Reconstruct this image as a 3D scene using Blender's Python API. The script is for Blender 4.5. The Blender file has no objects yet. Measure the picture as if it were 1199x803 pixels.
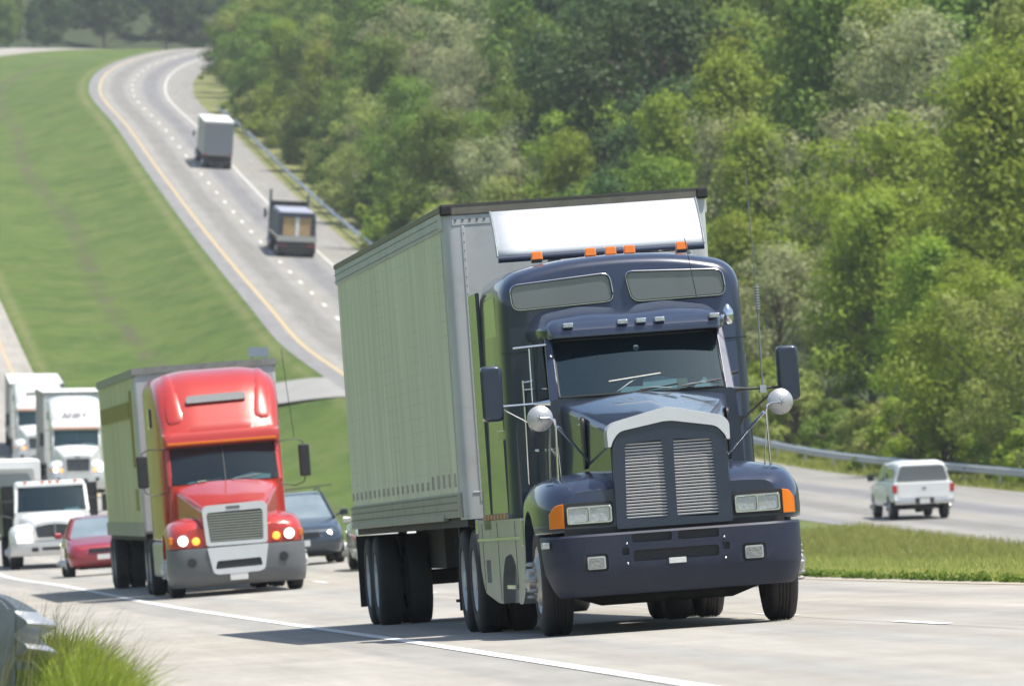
import bpy, bmesh, math, random
import numpy as np
from mathutils import Vector, Matrix, noise
from mathutils.geometry import tessellate_polygon
R = math.radians
random.seed(7); rng = np.random.default_rng(7)
scene = bpy.context.scene
col = scene.collection

# ------------------------------------------------------------------ helpers
class MB:
    """collects geometry, builds it as ONE mesh object"""
    def __init__(s): s.v = []; s.f = []; s.m = []; s.cur = 0
    def add(s, vs, fs):
        o = len(s.v); s.v += [tuple(p) for p in vs]
        for f in fs: s.f.append(tuple(i + o for i in f)); s.m.append(s.cur)
        return s
    def box(s, x0, x1, y0, y1, z0, z1):
        v = [(x0,y0,z0),(x1,y0,z0),(x1,y1,z0),(x0,y1,z0),(x0,y0,z1),(x1,y0,z1),(x1,y1,z1),(x0,y1,z1)]
        return s.add(v, [(0,3,2,1),(4,5,6,7),(0,1,5,4),(1,2,6,5),(2,3,7,6),(3,0,4,7)])
    def loft(s, rings, cap=True, closed=True):
        n = len(rings[0]); vs = [p for r in rings for p in r]; fs = []
        for k in range(len(rings)-1):
            for i in range(n if closed else n-1):
                j = (i+1) % n
                fs.append((k*n+i, k*n+j, (k+1)*n+j, (k+1)*n+i))
        if cap:
            fs.append(tuple(range(n-1,-1,-1))); fs.append(tuple((len(rings)-1)*n+i for i in range(n)))
        return s.add(vs, fs)
    def tube(s, pts, r, n=8, cap=True):
        pts = [Vector(p) for p in pts]; rings = []
        rs = r if isinstance(r, (list,tuple)) else [r]*len(pts)
        for k, p in enumerate(pts):
            a = pts[max(0,k-1)]; b = pts[min(len(pts)-1,k+1)]
            t = (b-a).normalized()
            u = t.cross(Vector((0,0,1)))
            if u.length < .05: u = t.cross(Vector((0,1,0)))
            u.normalize(); w = t.cross(u)
            rings.append([p + (u*math.cos(2*math.pi*i/n) + w*math.sin(2*math.pi*i/n))*rs[k] for i in range(n)])
        return s.loft(rings, cap)
    def lathe(s, prof, c, ax='x', n=32, closed=False):
        """prof: (r, t) pairs about an axis through c"""
        vs = []; fs = []; m = len(prof)
        for i in range(n):
            a = 2*math.pi*i/n; ca, sa = math.cos(a), math.sin(a)
            for r, t in prof:
                if ax == 'x': vs.append((c[0]+t, c[1]+r*ca, c[2]+r*sa))
                elif ax == 'y': vs.append((c[0]+r*ca, c[1]+t, c[2]+r*sa))
                else: vs.append((c[0]+r*ca, c[1]+r*sa, c[2]+t))
        for i in range(n):
            j = (i+1) % n
            for k in range(m if closed else m-1):
                l = (k+1) % m
                fs.append((i*m+k, j*m+k, j*m+l, i*m+l))
        return s.add(vs, fs)
    def plate(s, outer, holes, y0, y1):
        """outline in x,z extruded from y0 to y1, with holes"""
        loops = [outer] + list(holes)
        tri = tessellate_polygon([[Vector((p[0], p[1], 0)) for p in l] for l in loops])
        pts = [p for l in loops for p in l]; n = len(pts)
        fs = [tuple(t) for t in tri] + [tuple(i+n for i in reversed(t)) for t in tri]
        o = 0
        for l in loops:
            m = len(l)
            for i in range(m):
                a, b = o+i, o+(i+1) % m
                fs.append((a, b, b+n, a+n))
            o += m
        return s.add([(p[0], y0, p[1]) for p in pts] + [(p[0], y1, p[1]) for p in pts], fs)
    def prism_x(s, poly, x0, x1):
        return s.loft([[(x0, p[0], p[1]) for p in poly], [(x1, p[0], p[1]) for p in poly]])
    def grid(s, rows, thick=None):
        n = len(rows[0]); vs = [p for r in rows for p in r]; fs = []
        for k in range(len(rows)-1):
            for i in range(n-1): fs.append((k*n+i, k*n+i+1, (k+1)*n+i+1, (k+1)*n+i))
        return s.add(vs, fs)
    def build(s, name, mat, parent=None, smooth=None, bevel=0, seg=2, solid=0, sub=0):
        me = bpy.data.meshes.new(name); me.from_pydata(s.v, [], s.f); me.update()
        bm = bmesh.new(); bm.from_mesh(me); bmesh.ops.recalc_face_normals(bm, faces=bm.faces); bm.to_mesh(me); bm.free()
        mats = mat if isinstance(mat, (list, tuple)) else [mat]
        for m in mats: me.materials.append(m)
        if len(mats) > 1: me.polygons.foreach_set('material_index', s.m)
        if smooth is not None:
            me.polygons.foreach_set('use_smooth', [True]*len(me.polygons)); me.set_sharp_from_angle(angle=R(smooth))
        o = bpy.data.objects.new(name, me); col.objects.link(o)
        if parent: o.parent = parent
        if solid:
            q = o.modifiers.new('Solid', 'SOLIDIFY'); q.thickness = solid; q.offset = -1
        if bevel:
            q = o.modifiers.new('Bevel', 'BEVEL'); q.width = bevel; q.segments = seg; q.limit_method = 'ANGLE'; q.angle_limit = R(35); q.use_clamp_overlap = True
            q.harden_normals = smooth is not None
        if sub:
            q = o.modifiers.new('Sub', 'SUBSURF'); q.levels = sub; q.render_levels = sub
        return o

def cut(o, cutters, smooth=35):
    """subtract cutter objects from o, keep only the result"""
    mods = []
    for c in cutters:
        m = o.modifiers.new('cut', 'BOOLEAN'); m.object = c; m.operation = 'DIFFERENCE'; m.solver = 'EXACT'; mods.append(m)
    dg = bpy.context.evaluated_depsgraph_get(); dg.update()
    me = bpy.data.meshes.new_from_object(o.evaluated_get(dg))
    old = o.data; o.modifiers.clear(); o.data = me
    me.polygons.foreach_set('use_smooth', [True]*len(me.polygons)); me.set_sharp_from_angle(angle=R(smooth))
    for c in cutters:
        d = c.data; bpy.data.objects.remove(c); bpy.data.meshes.remove(d)
    bpy.data.meshes.remove(old)
    return o

def rpoly(pts, rad, n=4):
    out = []; m = len(pts)
    rs = rad if isinstance(rad, (list, tuple)) else [rad]*m
    for i in range(m):
        p = Vector(pts[i]); a = Vector(pts[i-1]); b = Vector(pts[(i+1) % m])
        u = (a-p); w = (b-p); r = min(rs[i], u.length*.45, w.length*.45)
        p0 = p + u.normalized()*r; p1 = p + w.normalized()*r
        for k in range(n+1):
            t = k/n
            q = p0*(1-t)**2 + p*2*t*(1-t) + p1*t*t
            out.append((q.x, q.y))
    return out
def ring(poly, y): return [(p[0], y, p[1]) for p in poly]

def empty(name, label, cat, group=None):
    o = bpy.data.objects.new(name, None); col.objects.link(o); o.empty_display_size = .3
    o['label'] = label; o['category'] = cat
    if group: o['group'] = group
    return o
def tag(o, label=None, cat=None, group=None, kind=None):
    if label: o['label'] = label
    if cat: o['category'] = cat
    if group: o['group'] = group
    if kind: o['kind'] = kind
    return o

# ------------------------------------------------------------------ materials
def N(nt, t, **kw):
    n = nt.nodes.new(t)
    for k, v in kw.items():
        if k in ('op', 'operation'): n.operation = v
        elif hasattr(n, k): setattr(n, k, v)
    return n
def mat(name, c, rough=.5, metal=0, coat=0, spec=.5, emit=None, es=1, var=0, vscale=8, bump=0, bscale=60, dirt=None, dscale=3, damt=.5, trans=0, coatr=.05):
    m = bpy.data.materials.new(name); m.use_nodes = True; nt = m.node_tree; b = nt.nodes['Principled BSDF']
    b.inputs['Base Color'].default_value = (*c, 1); b.inputs['Roughness'].default_value = rough; b.inputs['Metallic'].default_value = metal
    b.inputs['Coat Weight'].default_value = coat; b.inputs['Coat Roughness'].default_value = coatr; b.inputs['Specular IOR Level'].default_value = spec
    if trans: b.inputs['Transmission Weight'].default_value = trans
    if emit: b.inputs['Emission Color'].default_value = (*emit, 1); b.inputs['Emission Strength'].default_value = es
    tc = None
    def coord():
        nonlocal tc
        if tc is None: tc = N(nt, 'ShaderNodeTexCoord')
        return tc.outputs['Object']
    last = None
    if var:
        nz = N(nt, 'ShaderNodeTexNoise'); nz.inputs['Scale'].default_value = vscale; nz.inputs['Detail'].default_value = 6
        nt.links.new(coord(), nz.inputs['Vector'])
        mx = N(nt, 'ShaderNodeMix'); mx.data_type = 'RGBA'
        mx.inputs[6].default_value = (*[x*(1-var) for x in c], 1); mx.inputs[7].default_value = (*[min(1, x*(1+var)) for x in c], 1)
        nt.links.new(nz.outputs['Fac'], mx.inputs[0]); last = mx.outputs[2]
    if dirt:
        nz = N(nt, 'ShaderNodeTexNoise'); nz.inputs['Scale'].default_value = dscale; nz.inputs['Detail'].default_value = 8; nz.inputs['Roughness'].default_value = .7
        nt.links.new(coord(), nz.inputs['Vector'])
        rp = N(nt, 'ShaderNodeValToRGB'); rp.color_ramp.elements[0].position = .48; rp.color_ramp.elements[1].position = .75
        rp.color_ramp.elements[1].color = (damt,)*3 + (1,)
        nt.links.new(nz.outputs['Fac'], rp.inputs[0])
        mx = N(nt, 'ShaderNodeMix'); mx.data_type = 'RGBA'
        if last: nt.links.new(last, mx.inputs[6])
        else: mx.inputs[6].default_value = (*c, 1)
        mx.inputs[7].default_value = (*dirt, 1); nt.links.new(rp.outputs[0], mx.inputs[0]); last = mx.outputs[2]
    if last: nt.links.new(last, b.inputs['Base Color'])
    if bump:
        nz = N(nt, 'ShaderNodeTexNoise'); nz.inputs['Scale'].default_value = bscale; nz.inputs['Detail'].default_value = 4
        nt.links.new(coord(), nz.inputs['Vector'])
        bp = N(nt, 'ShaderNodeBump'); bp.inputs['Strength'].default_value = bump; bp.inputs['Distance'].default_value = .02
        nt.links.new(nz.outputs['Fac'], bp.inputs['Height']); nt.links.new(bp.outputs[0], b.inputs['Normal'])
    return m

M = {}
M['navy'] = mat('navy_paint', (.022,.031,.060), .30, .2, .9, var=.15, vscale=1.5, dirt=(.05,.05,.052), damt=.22, dscale=1.2)
M['navy_matt'] = mat('navy_bumper', (.019,.024,.046), .5, 0, .05, var=.2, vscale=3, spec=.35, dirt=(.04,.04,.045), damt=.35)
M['red'] = mat('red_paint', (.42,.030,.018), .35, 0, .8, var=.06, vscale=2)
M['white'] = mat('white_paint', (.68,.68,.67), .35, 0, .6, var=.04, vscale=2)
M['chrome'] = mat('chrome', (.72,.73,.75), .16, 1, var=.05)
M['silver'] = mat('silver_paint', (.62,.63,.64), .33, .35, .4, var=.08, vscale=5)
M['alu'] = mat('brushed_aluminium', (.40,.40,.38), .36, .55, var=.15, vscale=4, dirt=(.22,.20,.17), damt=.5)
M['visor'] = mat('white_visor', (.66,.67,.69), .28, .15, .5, var=.02)
M['black'] = mat('black_plastic', (.02,.02,.022), .45, var=.2)
M['chassis'] = mat('chassis_grime', (.022,.021,.020), .75, var=.4, vscale=5, dirt=(.07,.06,.05), damt=.6)
M['rubber'] = mat('tyre_rubber', (.020,.020,.021), .78, var=.25, vscale=6, dirt=(.05,.048,.045), damt=.5, dscale=5)
M['rim'] = mat('wheel_metal', (.42,.42,.40), .4, .7, var=.2, vscale=9, dirt=(.16,.14,.12), damt=.7, dscale=7)
M['rim_white'] = mat('wheel_white', (.55,.56,.57), .45, .1, var=.1, dirt=(.2,.19,.17), damt=.6)
M['amber'] = mat('amber_lens', (.66,.165,.012), .2, 0, .6)
M['amber_lamp'] = mat('amber_lamp', (.9,.3,.03), .25, 0, .4, emit=(1,.35,.04), es=1.4)
M['fog_lens'] = mat('dusty_lens', (.24,.25,.23), .2, .2, .6, bump=.6, bscale=40, var=.3, vscale=20)
M['grille_bar'] = mat('grille_bars', (.40,.40,.40), .38, .6, var=.15, vscale=9)
M['clear_lens'] = mat('clear_lens', (.42,.44,.43), .12, .5, 1, bump=.6, bscale=28, var=.3, vscale=18)
M['lamp_on'] = mat('lit_headlamp', (.9,.88,.8), .2, emit=(1,.93,.78), es=5)
M['redlens'] = mat('red_lens', (.42,.02,.02), .22, 0, .6)
M['inside'] = mat('cab_interior', (.012,.016,.02), .7, var=.3)
M['seat'] = mat('seat_cloth', (.02,.025,.03), .9, var=.3)
M['paper'] = mat('paper_sheets', (.62,.72,.72), .6, var=.15, vscale=12)
M['tan'] = mat('tan_card', (.4,.34,.18), .7)
M['steel'] = mat('galvanised_steel', (.50,.51,.52), .42, .75, var=.2, vscale=6, dirt=(.24,.23,.21), damt=.5)
M['steel_dark'] = mat('weathered_steel', (.20,.23,.25), .55, .5, var=.3, vscale=9, dirt=(.10,.11,.10), damt=.7)
M['bump_grey'] = mat('grey_plastic', (.115,.12,.125), .5, 0, .1, var=.12)
M['rust'] = mat('rust_streaks', (.48,.43,.33), .8, var=.3)
M['rubber_seal'] = mat('rubber_seal', (.012,.012,.013), .6)
M['plate'] = mat('licence_plate', (.6,.6,.58), .5, var=.2, vscale=30)
M['yellow_reflect'] = mat('yellow_reflector', (.55,.25,.04), .3)
M['wood'] = mat('lumber', (.42,.29,.14), .8, var=.25, vscale=4)
M['tarp_dark'] = mat('dark_tarp', (.035,.045,.065), .6, var=.2)
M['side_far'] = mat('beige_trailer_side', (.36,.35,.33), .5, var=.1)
M['tarp'] = mat('tarpaulin', (.30,.31,.38), .55, var=.1)
M['darkblue'] = mat('dark_blue_metallic', (.045,.058,.075), .3, .4, 1)
M['carred'] = mat('maroon_paint', (.30,.022,.035), .32, .2, 1)
M['beige'] = mat('beige_paint', (.42,.42,.40), .32, .3, 1)
M['trailer_grey'] = mat('weathered_trailer_paint', (.46,.47,.47), .5, .15, var=.10, vscale=1.3, dirt=(.30,.29,.27), damt=.55, dscale=2.5)
M['rail_grey'] = mat('trailer_rail', (.30,.30,.28), .5, .5, var=.15, dirt=(.14,.12,.09), damt=.7, dscale=5)
M['rail_dark'] = mat('trailer_top_rail', (.085,.08,.075), .6, .2, var=.25, dirt=(.08,.06,.05), damt=.7, dscale=6)
M['rail_brown'] = mat('weathered_top_rail', (.17,.16,.13), .55, .3, var=.25, dirt=(.09,.075,.05), damt=.6, dscale=6)
M['rivet'] = mat('rivet_heads', (.17,.17,.15), .6, .3)
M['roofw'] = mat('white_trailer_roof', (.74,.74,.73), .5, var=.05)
M['shaded_door'] = mat('shaded_trailer_door', (.17,.185,.205), .55, var=.08)  # grey carries the shade on the rear face, put into the colour
M['letter'] = mat('grey_lettering', (.13,.13,.16), .6)
M['olive'] = mat('olive_lettering', (.26,.22,.05), .5)
M['signback'] = mat('sign_panel', (.26,.31,.37), .6, .3)
M['signpale'] = mat('sign_face', (.5,.53,.57), .5, .2)

def glass(name, tint, t=.35, rough=.03, refl=1):
    m = bpy.data.materials.new(name); m.use_nodes = True; nt = m.node_tree; nt.nodes.clear()
    out = N(nt, 'ShaderNodeOutputMaterial'); tr = N(nt, 'ShaderNodeBsdfTransparent'); tr.inputs[0].default_value = (*tint, 1)
    df = N(nt, 'ShaderNodeBsdfDiffuse'); df.inputs[0].default_value = (.018,.035,.045,1)
    mx = N(nt, 'ShaderNodeMixShader'); mx.inputs[0].default_value = t
    gl = N(nt, 'ShaderNodeBsdfGlossy'); gl.inputs['Roughness'].default_value = rough; gl.inputs[0].default_value = (.55,.72,.80,1)
    fr = N(nt, 'ShaderNodeFresnel'); fr.inputs[0].default_value = 1.38
    m2 = N(nt, 'ShaderNodeMixShader'); L = nt.links.new
    L(tr.outputs[0], mx.inputs[1]); L(df.outputs[0], mx.inputs[2]); L(mx.outputs[0], m2.inputs[1]); L(gl.outputs[0], m2.inputs[2]); L(fr.outputs[0], m2.inputs[0]); L(m2.outputs[0], out.inputs[0])
    return m
M['glass'] = glass('windscreen_glass', (.40,.56,.60), .40)
M['glass_dark'] = mat('tinted_glass', (.10,.115,.13), .12, 0, 1, spec=.8)
M['glass_sky'] = mat('smoked_window', (.17,.18,.20), .14, .25, 1, spec=.8, var=.15, vscale=1.5)

def panel_mat(name, base, metal, rough, wave=2.2, amt=.5, grid=True, ribs=False):
    """trailer side: wavy sheet metal with rivet rows; object coords, y runs along the trailer"""
    m = bpy.data.materials.new(name); m.use_nodes = True; nt = m.node_tree; b = nt.nodes['Principled BSDF']; L = nt.links.new
    b.inputs['Metallic'].default_value = metal; b.inputs['Roughness'].default_value = rough
    tc = N(nt, 'ShaderNodeTexCoord'); mp = N(nt, 'ShaderNodeMapping'); mp.inputs['Scale'].default_value = (1, wave, .16); L(tc.outputs['Object'], mp.inputs[0])
    n1 = N(nt, 'ShaderNodeTexNoise'); n1.inputs['Scale'].default_value = 2.2; n1.inputs['Detail'].default_value = 8; n1.inputs['Roughness'].default_value = .65; L(mp.outputs[0], n1.inputs['Vector'])
    mx = N(nt, 'ShaderNodeMix'); mx.data_type = 'RGBA'; mx.inputs[6].default_value = (*[x*.50 for x in base], 1); mx.inputs[7].default_value = (*[min(1, x*1.42) for x in base], 1); L(n1.outputs['Fac'], mx.inputs[0])  # light and dark streaks in the colour stand in for wavy reflections
    last = mx.outputs[2]
    sep = N(nt, 'ShaderNodeSeparateXYZ'); L(tc.outputs['Object'], sep.inputs[0])
    if grid:
        def line(sock, step, w):
            a = N(nt, 'ShaderNodeMath', op='DIVIDE'); L(sock, a.inputs[0]); a.inputs[1].default_value = step
            f = N(nt, 'ShaderNodeMath', op='FRACT'); L(a.outputs[0], f.inputs[0])
            c = N(nt, 'ShaderNodeMath', op='LESS_THAN'); L(f.outputs[0], c.inputs[0]); c.inputs[1].default_value = w/step
            return c.outputs[0]
        l1 = line(sep.outputs[2], .148, .013); l2 = line(sep.outputs[1], .61, .04)
        mm = N(nt, 'ShaderNodeMath', op='MAXIMUM'); L(l1, mm.inputs[0]); L(l2, mm.inputs[1])
        nb = N(nt, 'ShaderNodeTexNoise'); nb.inputs['Scale'].default_value = .7; L(tc.outputs['Object'], nb.inputs['Vector'])
        rp = N(nt, 'ShaderNodeMapRange'); rp.inputs[1].default_value = .4; rp.inputs[2].default_value = .62; rp.inputs[4].default_value = .24; L(nb.outputs['Fac'], rp.inputs[0])
        m3 = N(nt, 'ShaderNodeMath', op='MULTIPLY'); L(mm.outputs[0], m3.inputs[0]); L(rp.outputs[0], m3.inputs[1])
        mx2 = N(nt, 'ShaderNodeMix'); mx2.data_type = 'RGBA'; L(m3.outputs[0], mx2.inputs[0]); L(last, mx2.inputs[6]); mx2.inputs[7].default_value = (*[x*.30 for x in base], 1); last = mx2.outputs[2]
    L(last, b.inputs['Base Color'])
    bp = N(nt, 'ShaderNodeBump'); bp.inputs['Strength'].default_value = amt; bp.inputs['Distance'].default_value = .06; L(n1.outputs['Fac'], bp.inputs['Height'])
    L(bp.outputs[0], b.inputs['Normal'])
    return m
M['side_alu'] = panel_mat('riveted_aluminium_side', (.66,.65,.60), .30, .34, 1.5, .8)
M['rib_olive'] = mat('olive_ribs', (.60,.59,.32), .45, .1)
M['side_cream'] = panel_mat('ribbed_trailer_side', (.62,.62,.42), .15, .35, 1.5, .2, grid=False)
M['disc'] = mat('satin_mirror_back', (.45,.45,.45), .42, .6, var=.1)
M['side_white_shaded'] = panel_mat('shaded_white_trailer_side', (.50,.48,.44), .05, .5, 1.5, .1, grid=False)  # white side toned down to beige-grey: its shade is put into the colour
# ------------------------------------------------------------------ the lie of the land
def curve(tab):
    xs = [t[0] for t in tab]; ys = [t[1] for t in tab]; n = len(xs); ms = []
    for i in range(n):
        if i == 0: m = (ys[1]-ys[0])/(xs[1]-xs[0])
        elif i == n-1: m = (ys[-1]-ys[-2])/(xs[-1]-xs[-2])
        else:
            a = (ys[i]-ys[i-1])/(xs[i]-xs[i-1]); b = (ys[i+1]-ys[i])/(xs[i+1]-xs[i]); ha = xs[i]-xs[i-1]; hb = xs[i+1]-xs[i]
            m = (a*hb+b*ha)/(ha+hb)
        ms.append(m)
    def f(x):
        if x <= xs[0]: return ys[0]+ms[0]*(x-xs[0])
        if x >= xs[-1]: return ys[-1]+ms[-1]*(x-xs[-1])
        i = 0
        while xs[i+1] < x: i += 1
        h = xs[i+1]-xs[i]; t = (x-xs[i])/h
        return (2*t**3-3*t*t+1)*ys[i]+(t**3-2*t*t+t)*h*ms[i]+(-2*t**3+3*t*t)*ys[i+1]+(t**3-t*t)*h*ms[i+1]
    return f
# oncoming carriageway: x and height of its outer white line, crossfall
LX = curve([(-60,8.0),(0,4.15),(47.7,1.19),(69,-.16),(98,-2.16),(149,-6.5),(222,-13.3),(300,-19.8),(400,-28.3),(487,-35.6),(573,-42.8),(700,-54),(850,-67),(1000,-79),(1090,-82.5),(1160,-78.5),(1250,-60),(1300,-44),(1400,-8)])
LZ = curve([(-60,.95),(0,-.68),(47.7,-1.94),(69,-2.515),(77,-2.727),(98,-3.285),(149,-4.50),(180,-5.13),(222,-6.02),(300,-6.45),(355,-6.35),(400,-5.8),(450,-3.8),(487,-1.85),(573,3.07),(606,5.0),(700,10.8),(850,20),(1000,29.5),(1100,36),(1160,39),(1200,41.2),(1240,42.7),(1300,43.0),(1400,43),(1700,46)])
LB = curve([(-60,.0735),(120,.0735),(165,.082),(183,.088),(230,.05),(330,.02),(450,.0),(1600,.0)])
# climbing carriageway: centre, height, crossfall
RX = curve([(-60,58),(0,50),(100,37),(200,23.2),(235,19),(270,14.8),(350,5.1),(440,-5.3),(520,-11.2),(606,-17),(757,-28),(830,-33.6),(930,-41.3),(1000,-43.3),(1060,-42.4),(1120,-39.5),(1180,-33),(1250,-19),(1350,8)])
RZ = curve([(-60,1.5),(0,-.5),(100,-3.4),(200,-5.1),(270,-5.5),(303,-5.45),(368,-4.85),(400,-3.6),(440,-1.5),(480,.1),(530,2.6),(606,6.3),(757,15.5),(830,20.6),(930,27.4),(1000,31.8),(1060,35.3),(1120,38.3),(1180,40.5),(1240,41.6),(1300,42),(1400,43),(1700,46)])
RB = curve([(-60,.04),(300,.035),(400,.0),(1600,.0)])
def sm(t): t = max(0, min(1, t)); return t*t*(3-2*t)
def hill(s, a, lim):
    return a*s if s < lim else a*lim + a*.35*(s-lim)
def ground(X, Y):
    if Y < -60: return ground(X*60/-Y if Y < -200 else X, -60)+(-60-Y)*.09
    xl = LX(Y); zl = LZ(Y); bl = LB(Y); e0 = xl-3.3; e1 = xl+8.4
    rc = RX(Y); zr = RZ(Y); rb = RB(Y); r0 = rc-4.8; r1 = rc+6.7
    back = max(0, Y-1270)*.16
    if X < e0:
        s = e0-X; z = zl - bl*3.3 - .04*min(s, 4)
        if s > 5: z += hill(s-5, .17, 60) + 1.2*(noise.noise(Vector((X*.03, Y*.02, 3)))) * sm((s-5)/20)
        return z+back
    if X <= e1: return zl + bl*(X-xl)+back
    if X < r0:
        za = zl+bl*8.4; zb = zr-rb*4.8; t = (X-e1)/(r0-e1); w = r0-e1
        D = .9*sm((w-6)/8)
        return za+(zb-za)*t - D*math.sin(math.pi*t)**1.6 + .10*noise.noise(Vector((X*.12, Y*.05, 0)))*math.sin(math.pi*t)+back
    if X <= r1: return zr+rb*(X-rc)+back
    s = X-r1; z = zr+rb*6.7-.03*min(s, 3)
    if s > 3: z += hill(s-3, .27, 75) + 1.0*noise.noise(Vector((X*.05, Y*.03, 9)))*sm((s-3)/15)
    return z+back

def ditch_w(X, Y):
    e1 = LX(Y)+8.4; r0 = RX(Y)-4.8
    if X <= e1 or X >= r0: return 0
    t = (X-e1)/(r0-e1); return t

Ys = [-900, -600, -400, -260, -170, -110] + list(np.arange(-60, 140, 2.5)) + list(np.arange(140, 700, 4)) + list(np.arange(700, 1300, 6)) + list(np.arange(1300, 1700, 20))
def grass_mat():
    m = bpy.data.materials.new('roadside_grass'); m.use_nodes = True; nt = m.node_tree; b = nt.nodes['Principled BSDF']; L = nt.links.new
    b.inputs['Roughness'].default_value = .9; b.inputs['Specular IOR Level'].default_value = .15
    tc = N(nt, 'ShaderNodeTexCoord')
    def nz(sc, det, scale=(1,1,1), rough=.6):
        mp = N(nt, 'ShaderNodeMapping'); mp.inputs['Scale'].default_value = scale; L(tc.outputs['Object'], mp.inputs[0])
        n = N(nt, 'ShaderNodeTexNoise'); n.inputs['Scale'].default_value = sc; n.inputs['Detail'].default_value = det; n.inputs['Roughness'].default_value = rough; L(mp.outputs[0], n.inputs['Vector']); return n.outputs['Fac']
    def mix(f, a, c):
        mx = N(nt, 'ShaderNodeMix'); mx.data_type = 'RGBA'
        L(f, mx.inputs[0])
        for i, v in ((6, a), (7, c)):
            if isinstance(v, tuple): mx.inputs[i].default_value = (*v, 1)
            else: L(v, mx.inputs[i])
        return mx.outputs[2]
    def ramp(f, a, c):
        r = N(nt, 'ShaderNodeMapRange'); r.inputs[1].default_value = a; r.inputs[2].default_value = c; L(f, r.inputs[0]); return r.outputs[0]
    c = mix(ramp(nz(.16, 8, (1,.4,1), .7), .38, .60), (.056,.100,.019), (.092,.140,.028))
    c = mix(ramp(nz(.45, 8, (1,.3,1), .8), .46, .66), c, (.125,.152,.045))
    c = mix(ramp(nz(2.5, 5), .55, .85), c, (.056,.078,.020))
    # dry patches and the worn ditch line
    at = N(nt, 'ShaderNodeAttribute'); at.attribute_name = 'ditch'
    dn = nz(.35, 8, (1,.3,1), .8)
    mu = N(nt, 'ShaderNodeMath', op='MULTIPLY'); L(at.outputs['Fac'], mu.inputs[0]); L(ramp(dn, .40, .52), mu.inputs[1])
    c = mix(mu.outputs[0], c, (.100,.092,.055))
    at2 = N(nt, 'ShaderNodeAttribute'); at2.attribute_name = 'verge'
    mu2 = N(nt, 'ShaderNodeMath', op='MULTIPLY'); L(at2.outputs['Fac'], mu2.inputs[0]); L(ramp(dn, .3, .55), mu2.inputs[1])
    c = mix(mu2.outputs[0], c, (.20,.20,.085))
    L(c, b.inputs['Base Color'])
    bp = N(nt, 'ShaderNodeBump'); bp.inputs['Strength'].default_value = .7; bp.inputs['Distance'].default_value = .25
    L(nz(1.6, 9, rough=.75), bp.inputs['Height']); L(bp.outputs[0], b.inputs['Normal'])
    return m
M['grass'] = grass_mat()
M['floor'] = mat('forest_floor', (.030,.045,.014), .95, var=.5, vscale=.5)

def build_ground():
    v = []; f = []; dt = []; vg = []; n = None
    for Y in Ys:
        xl = LX(Y); rc = RX(Y); e0 = xl-3.3; e1 = xl+8.4; r0 = rc-4.8; r1 = rc+6.7
        xs = [e0-d for d in (700,400,220,140,95,65,45,32,22,15,10,7,5,3,1.5)] + [e0, e0+.3]
        xs += [e1-.3] + [e1+(r0-e1)*t for t in np.linspace(0, 1, 25)] + [r0+.3, r1-.3]
        xs += [r1+d for d in (0,.8,1.6,3,4.5,7,10,14,20,28,38,50,70,100,150,250,400,700)]
        if n is None: n = len(xs)
        for k, X in enumerate(xs):
            z = ground(X, Y)
            if e0+.2 < X < e1-.2 or r0+.2 < X < r1-.2: z -= .06
            elif abs(X-e0) < .01 or abs(X-e1) < .01 or abs(X-r0) < .01 or abs(X-r1) < .01: z -= .012
            v.append((X, Y, z))
            t = ditch_w(X, Y); dt.append(max(0, 1-abs(t-.5-.03*math.sin(Y*.03)-.012*math.sin(Y*.31))/.05) if t and Y > 200 else 0)
            vg.append(1.0 if r1-.1 < X < r1+4 else (.6 if (t and (t < .07 or t > .93)) else 0))
    m = len(Ys)
    for j in range(m-1):
        for i in range(n-1): f.append((j*n+i, j*n+i+1, (j+1)*n+i+1, (j+1)*n+i))
    me = bpy.data.meshes.new('ground'); me.from_pydata(v, [], f); me.materials.append(M['grass']); me.materials.append(M['floor'])
    me.attributes.new('ditch', 'FLOAT', 'POINT').data.foreach_set('value', dt)
    me.attributes.new('verge', 'FLOAT', 'POINT').data.foreach_set('value', vg)
    mi = []
    for j in range(m-1):
        for i in range(n-1):
            mi.append(1 if (i >= n-13 and Ys[j] > 120) or Ys[j] > 1275 or (Ys[j] > 1080 and i < 12) else 0)
    me.polygons.foreach_set('material_index', mi)
    me.polygons.foreach_set('use_smooth', [True]*len(f))
    o = bpy.data.objects.new('ground', me); col.objects.link(o); o['kind'] = 'structure'
build_ground()

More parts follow.
